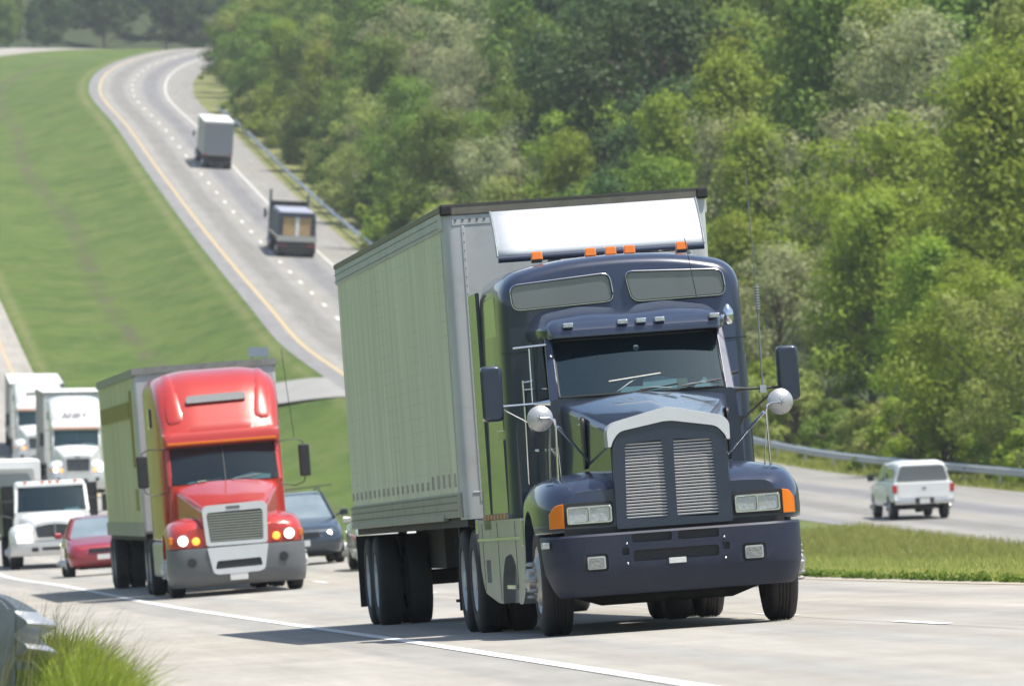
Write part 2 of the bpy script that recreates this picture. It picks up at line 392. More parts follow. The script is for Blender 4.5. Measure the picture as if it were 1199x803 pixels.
def road_mat(name, stops, width, base=1.0):
    """uv.x = metres across / width, uv.y = metres along"""
    m = bpy.data.materials.new(name); m.use_nodes = True; nt = m.node_tree; b = nt.nodes['Principled BSDF']; L = nt.links.new
    b.inputs['Roughness'].default_value = .85; b.inputs['Specular IOR Level'].default_value = .3
    uv = N(nt, 'ShaderNodeUVMap'); sep = N(nt, 'ShaderNodeSeparateXYZ'); L(uv.outputs[0], sep.inputs[0])
    nzw = N(nt, 'ShaderNodeTexNoise'); nzw.inputs['Scale'].default_value = .05; 
    mpw = N(nt, 'ShaderNodeMapping'); mpw.inputs['Scale'].default_value = (0,1,1); L(uv.outputs[0], mpw.inputs[0]); L(mpw.outputs[0], nzw.inputs['Vector'])
    ad = N(nt, 'ShaderNodeMath', op='MULTIPLY_ADD'); L(nzw.outputs['Fac'], ad.inputs[0]); ad.inputs[1].default_value = .03; L(sep.outputs[0], ad.inputs[2])
    sb = N(nt, 'ShaderNodeMath', op='SUBTRACT'); L(ad.outputs[0], sb.inputs[0]); sb.inputs[1].default_value = .015
    rp = N(nt, 'ShaderNodeValToRGB'); cr = rp.color_ramp
    while len(cr.elements) > 1: cr.elements.remove(cr.elements[-1])
    cr.elements[0].position = stops[0][0]; cr.elements[0].color = (*[c*base for c in stops[0][1]], 1)
    for p, c in stops[1:]:
        e = cr.elements.new(p); e.color = (*[q*base for q in c], 1)
    L(sb.outputs[0], rp.inputs[0])
    mp = N(nt, 'ShaderNodeMapping'); mp.inputs['Scale'].default_value = (width*1.2, .05, 1); L(uv.outputs[0], mp.inputs[0])
    n1 = N(nt, 'ShaderNodeTexNoise'); n1.inputs['Scale'].default_value = 1.6; n1.inputs['Detail'].default_value = 8; n1.inputs['Roughness'].default_value = .7; L(mp.outputs[0], n1.inputs['Vector'])
    tc = N(nt, 'ShaderNodeTexCoord'); n2 = N(nt, 'ShaderNodeTexNoise'); n2.inputs['Scale'].default_value = 9; n2.inputs['Detail'].default_value = 10; n2.inputs['Roughness'].default_value = .8; L(tc.outputs['Object'], n2.inputs['Vector'])
    n3 = N(nt, 'ShaderNodeTexNoise'); n3.inputs['Scale'].default_value = .35; n3.inputs['Detail'].default_value = 6; L(tc.outputs['Object'], n3.inputs['Vector'])
    def mr(s, a, c):
        r = N(nt, 'ShaderNodeMapRange'); r.inputs[1].default_value = .3; r.inputs[2].default_value = .7; r.inputs[3].default_value = a; r.inputs[4].default_value = c; L(s, r.inputs[0]); return r.outputs[0]
    a = N(nt, 'ShaderNodeMath', op='MULTIPLY'); L(mr(n1.outputs['Fac'], .80, 1.12), a.inputs[0]); L(mr(n2.outputs['Fac'], .86, 1.12), a.inputs[1])
    a2 = N(nt, 'ShaderNodeMath', op='MULTIPLY'); L(a.outputs[0], a2.inputs[0]); L(mr(n3.outputs['Fac'], .91, 1.06), a2.inputs[1])
    # transverse joints every 6 m
    jd = N(nt, 'ShaderNodeMath', op='DIVIDE'); L(sep.outputs[1], jd.inputs[0]); jd.inputs[1].default_value = 6.1
    jf = N(nt, 'ShaderNodeMath', op='FRACT'); L(jd.outputs[0], jf.inputs[0]); jl = N(nt, 'ShaderNodeMath', op='LESS_THAN'); L(jf.outputs[0], jl.inputs[0]); jl.inputs[1].default_value = .004
    j2 = N(nt, 'ShaderNodeMath', op='MULTIPLY_ADD'); L(jl.outputs[0], j2.inputs[0]); j2.inputs[1].default_value = -.25; j2.inputs[2].default_value = 1
    a3 = N(nt, 'ShaderNodeMath', op='MULTIPLY'); L(a2.outputs[0], a3.inputs[0]); L(j2.outputs[0], a3.inputs[1])
    mx = N(nt, 'ShaderNodeMix'); mx.data_type = 'RGBA'; mx.blend_type = 'MULTIPLY'; mx.inputs[0].default_value = 1; L(rp.outputs[0], mx.inputs[6]); L(a3.outputs[0], mx.inputs[7])
    L(mx.outputs[2], b.inputs['Base Color'])
    bp = N(nt, 'ShaderNodeBump'); bp.inputs['Strength'].default_value = .25; bp.inputs['Distance'].default_value = .01; L(n2.outputs['Fac'], bp.inputs['Height']); L(bp.outputs[0], b.inputs['Normal'])
    return m
w_, g_, d_, a_ = (.345,.322,.285), (.315,.295,.262), (.258,.246,.228), (.285,.272,.25)
# across L: 0..11.7 (outer edge .. median edge); line at 3.3, lanes 3.3-6.9-10.5
def u(x): return max(0, min(1, x/11.7))
M['roadL'] = road_mat('concrete_oncoming', [(0,w_),(u(2.5),w_),(u(2.62),a_),(u(3.2),a_),(u(3.45),w_),(u(4.0),g_),(u(4.35),(.30,.29,.27)),(u(4.8),w_),(u(5.5),w_),(u(5.95),(.30,.29,.27)),(u(6.4),g_),(u(6.80),w_),(u(6.84),(.19,.18,.17)),(u(6.88),w_),(u(7.9),a_),(u(8.6),w_),(u(9.6),a_),(u(10.4),w_),(1,g_)], 11.7)
def u2(x): return max(0, min(1, x/11.5))
M['roadR'] = road_mat('concrete_climbing', [(0,(.27,.265,.265)),(u2(.9),(.27,.265,.265)),(u2(1.3),w_),(u2(2.0),(.33,.32,.30)),(u2(2.6),d_),(u2(3.6),d_),(u2(4.2),(.33,.32,.30)),(u2(4.8),w_),(u2(5.6),(.32,.31,.295)),(u2(6.2),(.235,.23,.235)),(u2(7.2),(.235,.23,.235)),(u2(7.9),(.32,.31,.30)),(u2(8.4),w_),(u2(9.2),(.31,.30,.28)),(1,(.30,.285,.265))], 11.5, .80)
def strip(name, fx, x0, x1, y0, y1, dz, m, n=6, step=3, W=1, kind='structure'):
    ys = list(np.arange(y0, y1, step)) + [y1]
    xs = np.linspace(x0, x1, n); v = []; f = []; uv = []
    for Y in ys:
        for a in xs:
            X = fx(Y)+a; v.append((X, Y, ground(X, Y)+dz)); uv.append(((a-x0)/(x1-x0), Y))
    for j in range(len(ys)-1):
        for i in range(n-1): f.append((j*n+i, j*n+i+1, (j+1)*n+i+1, (j+1)*n+i))
    me = bpy.data.meshes.new(name); me.from_pydata(v, [], f); me.materials.append(m)
    l = me.uv_layers.new(name='UVMap')
    for p in me.polygons:
        for li in p.loop_indices: l.data[li].uv = uv[me.loops[li].vertex_index]
    me.polygons.foreach_set('use_smooth', [True]*len(f))
    o = bpy.data.objects.new(name, me); col.objects.link(o); o['kind'] = kind
    return o
strip('road', LX, -3.3, 8.4, -58, 1268, 0, M['roadL'], 14)
strip('road', RX, -4.8, 6.7, -58, 1268, 0, M['roadR'], 12)
M['my_faded'] = mat('worn_yellow_paint', (.40,.34,.24), .8, var=.1)
M['mw2'] = mat('worn_white_paint', (.50,.50,.49), .8, var=.15)
M['asph'] = mat('crossover_asphalt', (.27,.265,.25), .9, var=.15, vscale=.6)
M['mw'] = mat('white_road_paint', (.66,.66,.64), .7, var=.12, vscale=2.5, dirt=(.50,.49,.46), damt=.5, dscale=2)
M['my'] = mat('yellow_road_paint', (.44,.34,.18), .7, var=.12, vscale=2, dirt=(.45,.34,.2), damt=.5, dscale=2)
def line(name, fx, off, w, y0, y1, m, step=3, dz=.006): return strip(name, fx, off-w/2, off+w/2, y0, y1, dz, m, 2, step)
line('lane_marking', LX, 0, .15, -55, 1265, M['mw'])
line('lane_marking', LX, 7.2, .15, 180, 1265, M['my'])
line('lane_marking', LX, 7.45, .12, -55, 180, M['my_faded'])
line('lane_marking', RX, -3.6, .24, 392, 1265, M['my'])
line('lane_marking', RX, 3.6, .18, 392, 1265, M['mw2'])
def dashes(name, fx, off, w, ph, y0, y1, ln=3.6, cyc=12.2):
    v = []; f = []; k = 0
    y = ph
    while y < y1:
        if y >= y0:
            for s in np.linspace(0, ln, 4):
                for a in (-w/2, w/2):
                    X = fx(y+s)+off+a; v.append((X, y+s, ground(X, y+s)+.006))
            o = 8*k; f += [(o,o+1,o+3,o+2),(o+2,o+3,o+5,o+4),(o+4,o+5,o+7,o+6)]; k += 1
        y += cyc
    me = bpy.data.meshes.new(name); me.from_pydata(v, [], f); me.materials.append(M['mw'])
    o = bpy.data.objects.new(name, me); col.objects.link(o); o['kind'] = 'structure'
dashes('lane_marking', LX, 3.6, .12, -4.9, -55, 1265)
dashes('lane_marking', RX, 0, .22, -4, 392, 1265, 3.4, 17.0)
# paved crossover joining the two carriageways
def crossover():
    v = []; f = []; ts = np.linspace(0, 1, 25)
    for t in ts:
        for k in range(5):
            Y = 418+k*3.9 + 34*(1-t)
            e1 = LX(Y)+8.35; r0 = RX(Y)-4.75; X = e1+(r0-e1)*t
            v.append((X, Y, ground(X, Y)+.02+.25*math.sin(math.pi*t)))
    for i in range(24):
        for k in range(4): f.append((i*5+k, i*5+k+1, (i+1)*5+k+1, (i+1)*5+k))
    me = bpy.data.meshes.new('crossover'); me.from_pydata(v, [], f); me.materials.append(M['asph'])
    o = bpy.data.objects.new('crossover_road', me); col.objects.link(o); o['kind'] = 'structure'
crossover()

def place(o, X, Y, slope, L=6.0, W=1.0, tilt=0):
    """stand a thing on the ground: local +x right, +y away from the camera side, +z up"""
    y2 = Y+L; X2 = X+slope*L
    p = Vector((X, Y, ground(X, Y))); q = Vector((X2, y2, ground(X2, y2)))
    yv = (q-p).normalized()
    a = Vector((X-W*1, Y+W*slope, ground(X-W, Y+W*slope))); b = Vector((X+W, Y-W*slope, ground(X+W, Y-W*slope)))
    xv = (b-a); xv -= yv*xv.dot(yv); xv.normalize(); zv = xv.cross(yv)
    if tilt:
        xv = (xv + zv*math.tan(R(tilt))).normalized(); zv = xv.cross(yv)
    o.matrix_world = Matrix(((xv.x,yv.x,zv.x,p.x),(xv.y,yv.y,zv.y,p.y),(xv.z,yv.z,zv.z,(ground(X-W,Y)+ground(X+W,Y))/2),(0,0,0,1)))
# ------------------------------------------------------------------ wheels
def wheel(par, x, y, r, w, side, rim='rim', hero=False, dual=False, n=40, z=None):
    """x = outer face; side = -1 (image left) or 1; tyre runs inward from x"""
    s = -side; z = r if z is None else z
    prof = [(r*.60, .015), (r*.64, .0), (r*.80, -.004), (r*.93, .012), (r*.985, .035), (r, .06)]
    if hero:
        k = 5
        for i in range(k-1):
            c = .06+(w-.12)*(i+1)/k
            prof += [(r, c-.009), (r-.012, c-.006), (r-.012, c+.006), (r, c+.009)]
    prof += [(r, w-.06), (r*.985, w-.035), (r*.93, w-.012), (r*.80, w), (r*.64, w), (r*.60, w-.015)]
    mb = MB(); mb.lathe([(a, s*t) for a, t in prof], (x, y, z), 'x', n)
    mb.lathe([(r*.60, s*(w-.02)), (.02, s*(w-.02))], (x, y, z), 'x', n)
    t = mb.build('wheel', M['rubber'], par, smooth=40)
    m = MB()
    if dual:   # deep dish of a dual wheel
        m.lathe([(r*.62, s*.02), (r*.57, s*.008), (r*.54, s*.03), (r*.52, s*.12), (r*.40, s*.15), (r*.22, s*.15), (r*.20, s*.05), (r*.17, s*.01), (r*.02, s*.0)], (x, y, z), 'x', n)
    else:
        m.lathe([(r*.62, s*.02), (r*.58, s*.004), (r*.55, s*.02), (r*.50, s*.035), (r*.40, -s*.010), (r*.33, -s*.03), (r*.22, -s*.035), (r*.20, -s*.09), (r*.10, -s*.12), (r*.01, -s*.125)], (x, y, z), 'x', n)
    if hero or n > 30:
        for i in range(10):
            a = 2*math.pi*i/10; cy = y+r*.30*math.cos(a); cz = z+r*.30*math.sin(a)
            t0 = .148 if dual else -.03
            m.tube([(x+s*t0, cy, cz), (x+s*(t0-.05), cy, cz), (x+s*(t0-.075), cy, cz)], [.022, .02, .007], 8)
    m.build('rim', M[rim], t, smooth=40)
    return t

def lamp_plate(par, name, m, x, z, w, h, y0, y1, r=.02, bev=.004):
    return MB().plate(rpoly([(x-w/2,z-h/2),(x+w/2,z-h/2),(x+w/2,z+h/2),(x-w/2,z+h/2)], r), [], y0, y1).build(name, m, par, smooth=35, bevel=bev)

# ------------------------------------------------------------------ the blue lorry
T = empty('semi_truck', 'dark blue long-nosed semi truck hauling a weathered grey box trailer, nearest vehicle', 'semi truck')
navy = M['navy']

# hood
def hood_ring(y):
    t = (y-.30)/1.78
    xs = .535+.245*t; zs = 1.85+.28*t; zp = 1.985+.215*t; xb = .53+.36*t
    pts = [(-xb,.94),(-xs-.012,1.5+.1*t),(-xs,zs),(-xs*.5,zs+(zp-zs)*.66),(0,zp),(xs*.5,zs+(zp-zs)*.66),(xs,zs),(xs+.012,1.5+.1*t),(xb,.94)]
    return ring(rpoly(pts, [.01,.2,.06,.2,.05,.2,.06,.2,.01], 4), y)
hd = MB().loft([hood_ring(y) for y in (.17,.3,.7,1.1,1.5,1.9,2.08)]).build('hood', navy, T, smooth=40)
# side air intake openings and hood latch
for s in (-1, 1):
    MB().plate(rpoly([(1.05,1.50),(1.27,1.50),(1.27,1.98),(1.05,1.98)], .08), [], 0, .02).build('side_vent', M['black'], hd, smooth=35).matrix_local = Matrix.Translation((-.656 if s < 0 else .676, 0, 0)) @ Matrix.Rotation(R(90), 4, 'Z')

# grille frame and bars
L1 = rpoly([(-.403,1.695),(-.062,1.712),(-.052,1.012),(-.432,1.016)], .035, 4)
L2 = rpoly([(.036,1.712),(.388,1.690),(.408,.996),(.028,1.012)], .035, 4)
gf = MB().plate(rpoly([(-.525,.935),(-.518,1.60),(-.505,1.72),(-.44,1.805),(-.04,1.872),(.04,1.872),(.43,1.798),(.50,1.71),(.515,1.60),(.528,.935)], [.02,.1,.04,.06,.03,.03,.06,.04,.1,.02], 4), [L1, L2], .05, .2).build('grille_frame', navy, T, smooth=35, bevel=.012, seg=3)
for (xa, xb, x0b, x1b) in ((-.403,-.062,-.432,-.052),(.036,.388,.028,.408)):
    g = MB(); k = 24
    for i in range(k):
        z = 1.028+i*(1.690-1.028)/(k-1); t = (z-1.012)/.7
        g.tube([(x0b+(xa-x0b)*t-.01, .085, z), (x1b+(xb-x1b)*t+.01, .085, z)], .0098, 6)
    gr = g.build('grille', M['grille_bar'], T, smooth=60)
    MB().box(x0b-.01, x1b+.01, .13, .16, 1.0, 1.72).build('mesh_backing', M['black'], gr)
# bright surround above the grille
out = [(-.556,1.675),(-.560,1.835),(-.50,1.895),(0,2.008),(.50,1.893),(.556,1.83),(.552,1.675)]
inn = [(.523,1.675),(.512,1.715),(.44,1.803),(.04,1.876),(-.04,1.876),(-.45,1.81),(-.513,1.725),(-.530,1.675)]
MB().plate(rpoly(out+inn, [.01,.06,.05,.06,.05,.06,.01,.01,.03,.05,.02,.02,.05,.03,.01], 3), [], .035, .34).build('grille_surround', M['silver'], T, smooth=35, bevel=.014, seg=3)

# fenders, cut for the wheels
def fender(s):
    secs = [(.115,1.00,1.285,1.265,.935),(.16,1.06,1.325,1.285,.93),(.28,1.14,1.385,1.33,.93),(.50,1.195,1.435,1.365,.93),(.8,1.215,1.462,1.385,.92),(1.2,1.22,1.47,1.39,.86),(1.6,1.22,1.455,1.38,.62),(1.95,1.20,1.43,1.36,.55),(2.18,1.16,1.40,1.33,.55)]
    rings = []
    for y, xo, zi, zo, zb in secs:
        rings.append([(s*p[0], y, p[1]) for p in rpoly([(.46,zb),(.46,zi+.01),(xo*.62,zi+.015),(xo-.10,zo+.02),(xo,zo-.14),(xo+.005,zb+.1),(xo,zb)], [.01,.08,.2,.14,.12,.02,.02], 4)])
    f = MB().loft(rings).build('fender', navy, T, smooth=40)
    c = MB().lathe([(.0,.62),(.655,.62),(.655,1.6),(.0,1.6)] if s > 0 else [(.0,-.62),(.655,-.62),(.655,-1.6),(.0,-1.6)], (0,1.2,.50), 'x', 48).build('c', navy)
    cut(f, [c], 38)
    return f
FL = fender(-1); FR = fender(1)
for s in (-1, 1):   # headlamps
    xc = s*.765
    b = lamp_plate(T, 'headlight', M['rubber_seal'], xc+s*.01, 1.088, .46, .215, .104, .13, .03)
    MB().plate(rpoly([(xc-.205,1.005),(xc+.205,1.005),(xc+.205,1.162),(xc-.205,1.162)], .025), [rpoly([(xc-.188,1.021),(xc-.008,1.021),(xc-.008,1.146),(xc-.188,1.146)], .02), rpoly([(xc+.008,1.021),(xc+.188,1.021),(xc+.188,1.146),(xc+.008,1.146)], .02)], .075, .11).build('bezel', M['chrome'], b, smooth=35, bevel=.004)
    for q in (-.098, .098): MB().plate(rpoly([(xc+q-.088,1.023),(xc+q+.088,1.023),(xc+q+.088,1.144),(xc+q-.088,1.144)], .02), [], .088, .103).build('lens', M['clear_lens'], b, smooth=35, bevel=.01)
    # amber turn lamp wrapping the corner
    am = MB(); rows = []
    for k in range(6):
        t = k/5; x = .995+.125*t; y = .105+.03*t+.10*t*t
        zt = 1.195-.02*t-(.10*max(0,t-.5)**1.5*2); zb_ = .975
        rows.append([(s*x, y-.012, zb_), (s*x, y-.012, zt), (s*x, y+.05, zt), (s*x, y+.05, zb_)])
    am.loft(rows); am.build('turn_signal', M['amber'], T, smooth=35, bevel=.006)

# bumper
def bumper():
    plan = [(0,-.012),(.35,-.008),(.70,.0),(.90,.025),(1.02,.075),(1.10,.16),(1.145,.27),(1.175,.42),(1.185,.62)]
    zs = [(.905,.62,.018),(.885,.62,.0),(.70,.50,.0),(.56,.40,.0),(.53,.36,.012),(.43,.26,.05),(.365,.20,.085),(.345,.16,.11)]
    rings = []
    for z, ymax, off in zs:
        # resample the plan up to ymax
        pts = []
        L = 0; acc = []
        for i, p in enumerate(plan):
            if p[1] > ymax:
                q = plan[i-1]; t = (ymax-q[1])/(p[1]-q[1]); acc.append((q[0]+(p[0]-q[0])*t, ymax)); break
            acc.append(p)
        ds = [0]
        for i in range(1, len(acc)): ds.append(ds[-1]+math.dist(acc[i], acc[i-1]))
        half = []
        for k in range(17):
            d = ds[-1]*(k/16)
            for i in range(1, len(ds)):
                if ds[i] >= d-1e-9:
                    t = (d-ds[i-1])/(ds[i]-ds[i-1]); half.append((acc[i-1][0]+(acc[i][0]-acc[i-1][0])*t, acc[i-1][1]+(acc[i][1]-acc[i-1][1])*t)); break
        full = [(-a, b) for a, b in reversed(half[1:])] + half
        sc = 1-off*.35
        rings.append([(a*sc, b+off, z) for a, b in full])
    inner = [[(a[0]*.93, a[1]+.07, a[2]) for a in r] for r in rings]
    loops = [r + list(reversed(i)) for r, i in zip(rings, inner)]
    o = MB().loft(loops).build('bumper', M['navy_matt'], T, smooth=30)
    c = []
    def slot(x0, x1, z0, z1, r=.02, d=.10):
        c.append(MB().plate(rpoly([(x0,z0),(x1,z0),(x1,z1),(x0,z1)], r), [], -.2, d).build('c', M['black']))
    slot(-.405,-.045,.805,.885,.025,.03); slot(.012,.385,.805,.885,.025,.03); slot(-.40,.375,.635,.735,.03,.035)
    slot(-.50,-.44,.70,.76,.006,.03); slot(.415,.475,.69,.75,.006,.03)
    slot(-.85,-.63,.565,.725,.035,.045); slot(.585,.805,.565,.725,.035,.045)
    cut(o, c, 30)
    for (x0, x1, z0, z1) in ((-.405,-.045,.805,.885),(.012,.385,.805,.885),(-.40,.375,.635,.735),(-.50,-.44,.70,.76),(.415,.475,.69,.75),(-.85,-.63,.565,.725),(.585,.805,.565,.725)):
        MB().box(x0-.004, x1+.004, .018, .03, z0-.004, z1+.004).build('slot_mesh', M['rubber_seal'], o)
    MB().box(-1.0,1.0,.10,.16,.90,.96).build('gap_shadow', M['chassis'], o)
    for x in (-.738, .695):
        f = lamp_plate(T, 'fog_light', M['disc'], x, .645, .165, .115, -.006, .02, .018)
        lamp_plate(f, 'lens', M['fog_lens'], x, .645, .135, .09, -.016, -.003, .012)
    lamp_plate(T, 'bumper_plate', M['plate'], -.008, .621, .155, .05, -.045, -.012, .004)
    e = MB().box(-1.205,-1.13,.20,.30,.80,.86).build('marker_light', M['clear_lens'], T, smooth=35, bevel=.01)
    b = MB()
    for x, z in ((-.455,.62),(-.455,.80),(.43,.61),(.43,.80)): b.lathe([(.0,-.022),(.008,-.02),(.012,-.01)], (x,0,z), 'y', 10)
    b.build('bolt', M['chrome'], o, smooth=60)
bumper()
for s in (-1,1):
    MB().box(s*.42 if s>0 else -.50, .50 if s>0 else -.42, .15, 6.0, .50, .72).build('frame_rail', M['chassis'], T)
MB().tube([(-.95,1.2,.42),(-.6,1.2,.30),(.6,1.2,.30),(.95,1.2,.42)], .055, 10).box(-.42,.42,.5,2.2,.34,.9).box(-.9,.9,.5,.62,.36,.5).build('front_axle', M['chassis'], T, smooth=40)
for s in (-1, 1): wheel(T, s*1.17, 1.2, .52, .28, s, 'rim', hero=True)

# cab shell
lo = MB().loft([ring(rpoly([(-.90,.92),(-.90,1.6),(-.86,2.17),(.86,2.17),(.90,1.6),(.90,.92)], [.03,.3,.05,.05,.3,.03]), y) for y in (2.02,2.2,3.42)]).build('cab', navy, T, smooth=35, bevel=.0)
rf = MB()
def roof_ring(y, hw, zt, zb=2.745): return ring(rpoly([(-hw,zb),(-hw-.02,zb+.10),(-hw+.10,zt-.04),(-hw*.45,zt),(0,zt-.02),(hw*.45,zt),(hw-.10,zt-.04),(hw+.02,zb+.10),(hw,zb)], [.01,.08,.10,.08,.08,.08,.10,.08,.01], 4), y)
rf.loft([roof_ring(2.40,.79,2.84), roof_ring(2.46,.83,2.89), roof_ring(2.58,.86,2.94), roof_ring(2.9,.885,3.0), roof_ring(3.45,.91,3.06)])
rf.build('cab_roof', navy, T, smooth=40)
for s in (-1, 1):
    pil = MB()
    pil.loft([[(s*.865,2.04,2.15),(s*.775,2.02,2.15),(s*.775,2.10,2.15),(s*.865,2.14,2.15)], [(s*.835,2.49,2.77),(s*.765,2.45,2.77),(s*.765,2.53,2.77),(s*.835,2.57,2.77)]])
    pil.box(min(s*.80,s*.87), max(s*.80,s*.87), 3.12, 3.44, 2.14, 2.78)
    pil.box(min(s*.80,s*.865), max(s*.80,s*.865), 2.55, 3.2, 2.70, 2.78)
    pil.build('door_pillar', navy, lo, smooth=35, bevel=.012)
# windscreen
rows = []
for j in range(7):
    t = j/6; z = 2.178+(2.715-2.178)*t; y = 2.045+.42*t; hw = .775+(-.012)*t
    rows.append([(hw*q, y-.05*(1-q*q), z) for q in np.linspace(-1,1,13)])
ws = MB().grid(rows).build('windshield', M['glass'], T, smooth=60)
rim_pts = [rows[0][i] for i in range(13)] + [r[12] for r in rows[1:]] + [rows[6][i] for i in range(11,-1,-1)] + [r[0] for r in rows[5:0:-1]]
MB().tube(rim_pts+[rim_pts[0]], .014, 6).build('rubber_seal', M['rubber_seal'], ws, smooth=60)
# brow with its marker lamps
br = MB(); 
def brow_ring(y, hw, z0, z1): return ring(rpoly([(-hw,z0),(-hw+.01,z1-.03),(-hw+.08,z1),(hw-.08,z1),(hw-.01,z1-.03),(hw,z0)], [.02,.04,.04,.04,.04,.02], 4), y)
br.loft([brow_ring(2.26,.77,2.735,2.80), brow_ring(2.29,.795,2.73,2.83), brow_ring(2.42,.815,2.73,2.885)])
br.build('sun_brow', navy, T, smooth=40)
for x in (-.625,-.115,.058,.232,.745):
    m = MB().box(x-.05,x+.05,2.25,2.34,2.825,2.872).build('marker_light', M['chrome'], T, smooth=40, bevel=.012)
    MB().box(x-.042,x+.042,2.243,2.252,2.834,2.862).build('lens', M['clear_lens'], m)
# side glass, doors
for s in (-1, 1):
    MB().add([(s*.868,2.16,2.19),(s*.868,3.1,2.19),(s*.852,3.1,2.69),(s*.852,2.56,2.69)], [(0,1,2,3)]).build('side_window', M['glass_dark'], T)
    d = MB().loft([[(s*.905,y,1.0),(s*.905,y,1.6),(s*.872,y,2.13),(s*.86,y,2.13),(s*.86,y,1.0)] for y in (2.35,3.15)]).build('door', navy, T, smooth=30, bevel=.01)
    MB().tube([(s*.92,3.02,1.72),(s*.945,3.0,1.72),(s*.945,2.86,1.72),(s*.92,2.84,1.72)], .012, 6).build('handle', M['chrome'], d, smooth=60)
# inside of the cab
dash = MB().box(-.77,.77,2.16,2.52,1.95,2.155).build('dashboard', M['inside'], T, bevel=.02)
MB().box(-.80,.80,3.36,3.40,1.2,2.9).build('rear_bulkhead', M['inside'], T)
MB().add([(.02,2.17,2.17),(.34,2.19,2.18),(.36,2.36,2.29),(.18,2.42,2.33),(.05,2.40,2.30)], [(0,1,2,3,4)]).add([(-.20,2.16,2.168),(.16,2.15,2.166),(.14,2.30,2.24),(-.16,2.30,2.245)], [(0,1,2,3)]).add([(.50,2.2,2.17),(.73,2.2,2.17),(.74,2.38,2.26),(.62,2.44,2.29),(.52,2.3,2.21)], [(0,1,2,3,4)]).build('papers', M['paper'], dash)
MB().add([(.33,2.32,2.20),(.46,2.32,2.20),(.46,2.36,2.29),(.33,2.36,2.29)], [(0,1,2,3)]).build('folder', M['tan'], dash)
for x in (-.42,.42):
    st = MB().box(x-.25,x+.25,2.95,3.05,1.6,2.38).box(x-.12,x+.12,2.96,3.04,2.38,2.6).build('seat', M['seat'], T, smooth=35, bevel=.03)
MB().lathe([(.2+.014*math.cos(a),.014*math.sin(a)) for a in np.linspace(0,2*math.pi,9)], (.42,2.62,2.14), 'y', 24).build('steering_wheel', M['black'], T, smooth=60)
MB().lathe([(.0,0),(.028,0),(.028,.004)], (0,2.335,2.60), 'y', 20).build('screen_sticker', M['steel'], ws, smooth=60)
# wipers
for a, b, c0, c1 in (((-.25,2.02,2.19),(.02,2.165,2.335),(-.30,2.13,2.30),(.19,2.17,2.345)), ((.27,2.0,2.20),(-.02,2.02,2.215),(-.06,2.03,2.19),(.33,2.04,2.235)), ((.72,2.03,2.22),(.42,2.02,2.225),(.36,2.02,2.21),(.74,2.05,2.25))):
    w = MB().tube([a, ((a[0]+b[0])/2, (a[1]+b[1])/2-.03, (a[2]+b[2])/2+.01), b], .007, 6).build('wiper', M['steel_dark'], T, smooth=60)
    MB().tube([(c0[0],c0[1]-.035,c0[2]),(c1[0],c1[1]-.035,c1[2])], .009, 6).build('blade', M['black'] if a[0] > 0 else M['rail_grey'], w, smooth=60)

# sleeper
def sl_ring(y, hw, zt, r=.24, zb=.98): return ring(rpoly([(-hw-.03,zb),(-hw,zt-.12),(-hw*.5,zt+.005),(0,zt+.03),(hw*.5,zt+.005),(hw,zt-.12),(hw+.03,zb)], [.03,r,.5,.5,.5,r,.03], 7), y)
sl = MB().loft([sl_ring(3.395,1.06,3.385,.20), sl_ring(3.42,1.10,3.43,.22), sl_ring(3.48,1.13,3.465,.24), sl_ring(3.62,1.15,3.495,.25), sl_ring(4.4,1.15,3.52,.25), sl_ring(5.5,1.15,3.52,.25)]).build('sleeper', navy, T, smooth=38)
for pts in ([(-1.035,3.275),(-.108,3.330),(-.078,3.085),(-1.015,3.058)], [(.058,3.333),(.962,3.298),(.985,3.075),(.118,3.068)]):
    cx = sum(p[0] for p in pts)/4; cz = sum(p[1] for p in pts)/4
    big = [(cx+(p[0]-cx)*1.03, cz+(p[1]-cz)*1.10) for p in pts]
    w = MB().plate(rpoly(pts, .07, 6), [], 3.375, 3.41).build('sleeper_window', M['glass_sky'], T, smooth=35)
    MB().plate(rpoly(big, .085, 6), [rpoly(pts, .07, 6)], 3.368, 3.41).build('window_frame', M['rubber_seal'], w, smooth=35, bevel=.004)
    ed = rpoly(big, .085, 6); MB().tube([(p[0],3.364,p[1]) for p in ed]+[(ed[0][0],3.364,ed[0][1])], .005, 5).build('trim', M['chrome'], w, smooth=60)
for s in (-1, 1):
    # storage hatches and the seam
    h = MB().box(min(s*1.16,s*1.185), max(s*1.16,s*1.185), 3.62, 4.35, 1.15, 1.85).box(min(s*1.155,s*1.175), max(s*1.155,s*1.175), 3.62, 4.35, 1.93, 2.5).build('hatch', navy, sl, smooth=35, bevel=.012)
    MB().box(min(s*1.14,s*1.157), max(s*1.14,s*1.157), 3.9, 5.0, 2.72, 3.2).build('side_window', M['glass_dark'], sl, bevel=.01)
    MB().box(min(s*.90,s*1.165), max(s*.90,s*1.165), 3.388, 3.394, 2.650, 2.658).build('panel_seam', M['rubber_seal'], sl)
    MB().box(min(s*1.15,s*1.19), max(s*1.15,s*1.19), 5.52, 6.35, 1.0, 3.30).build('side_fairing', navy, T, smooth=35, bevel=.012)
    MB().tube([(s*.985,3.30,2.28),(s*.985,3.28,2.30),(s*.995,3.28,1.42),(s*.98,3.33,1.40)], .011, 6).build('grab_rail', M['chrome'], T, smooth=60)
    MB().tube([(s*.90,3.2,2.30),(s*.985,3.27,2.30)], .009, 6).build('rail_bracket', M['chrome'], T, smooth=60)
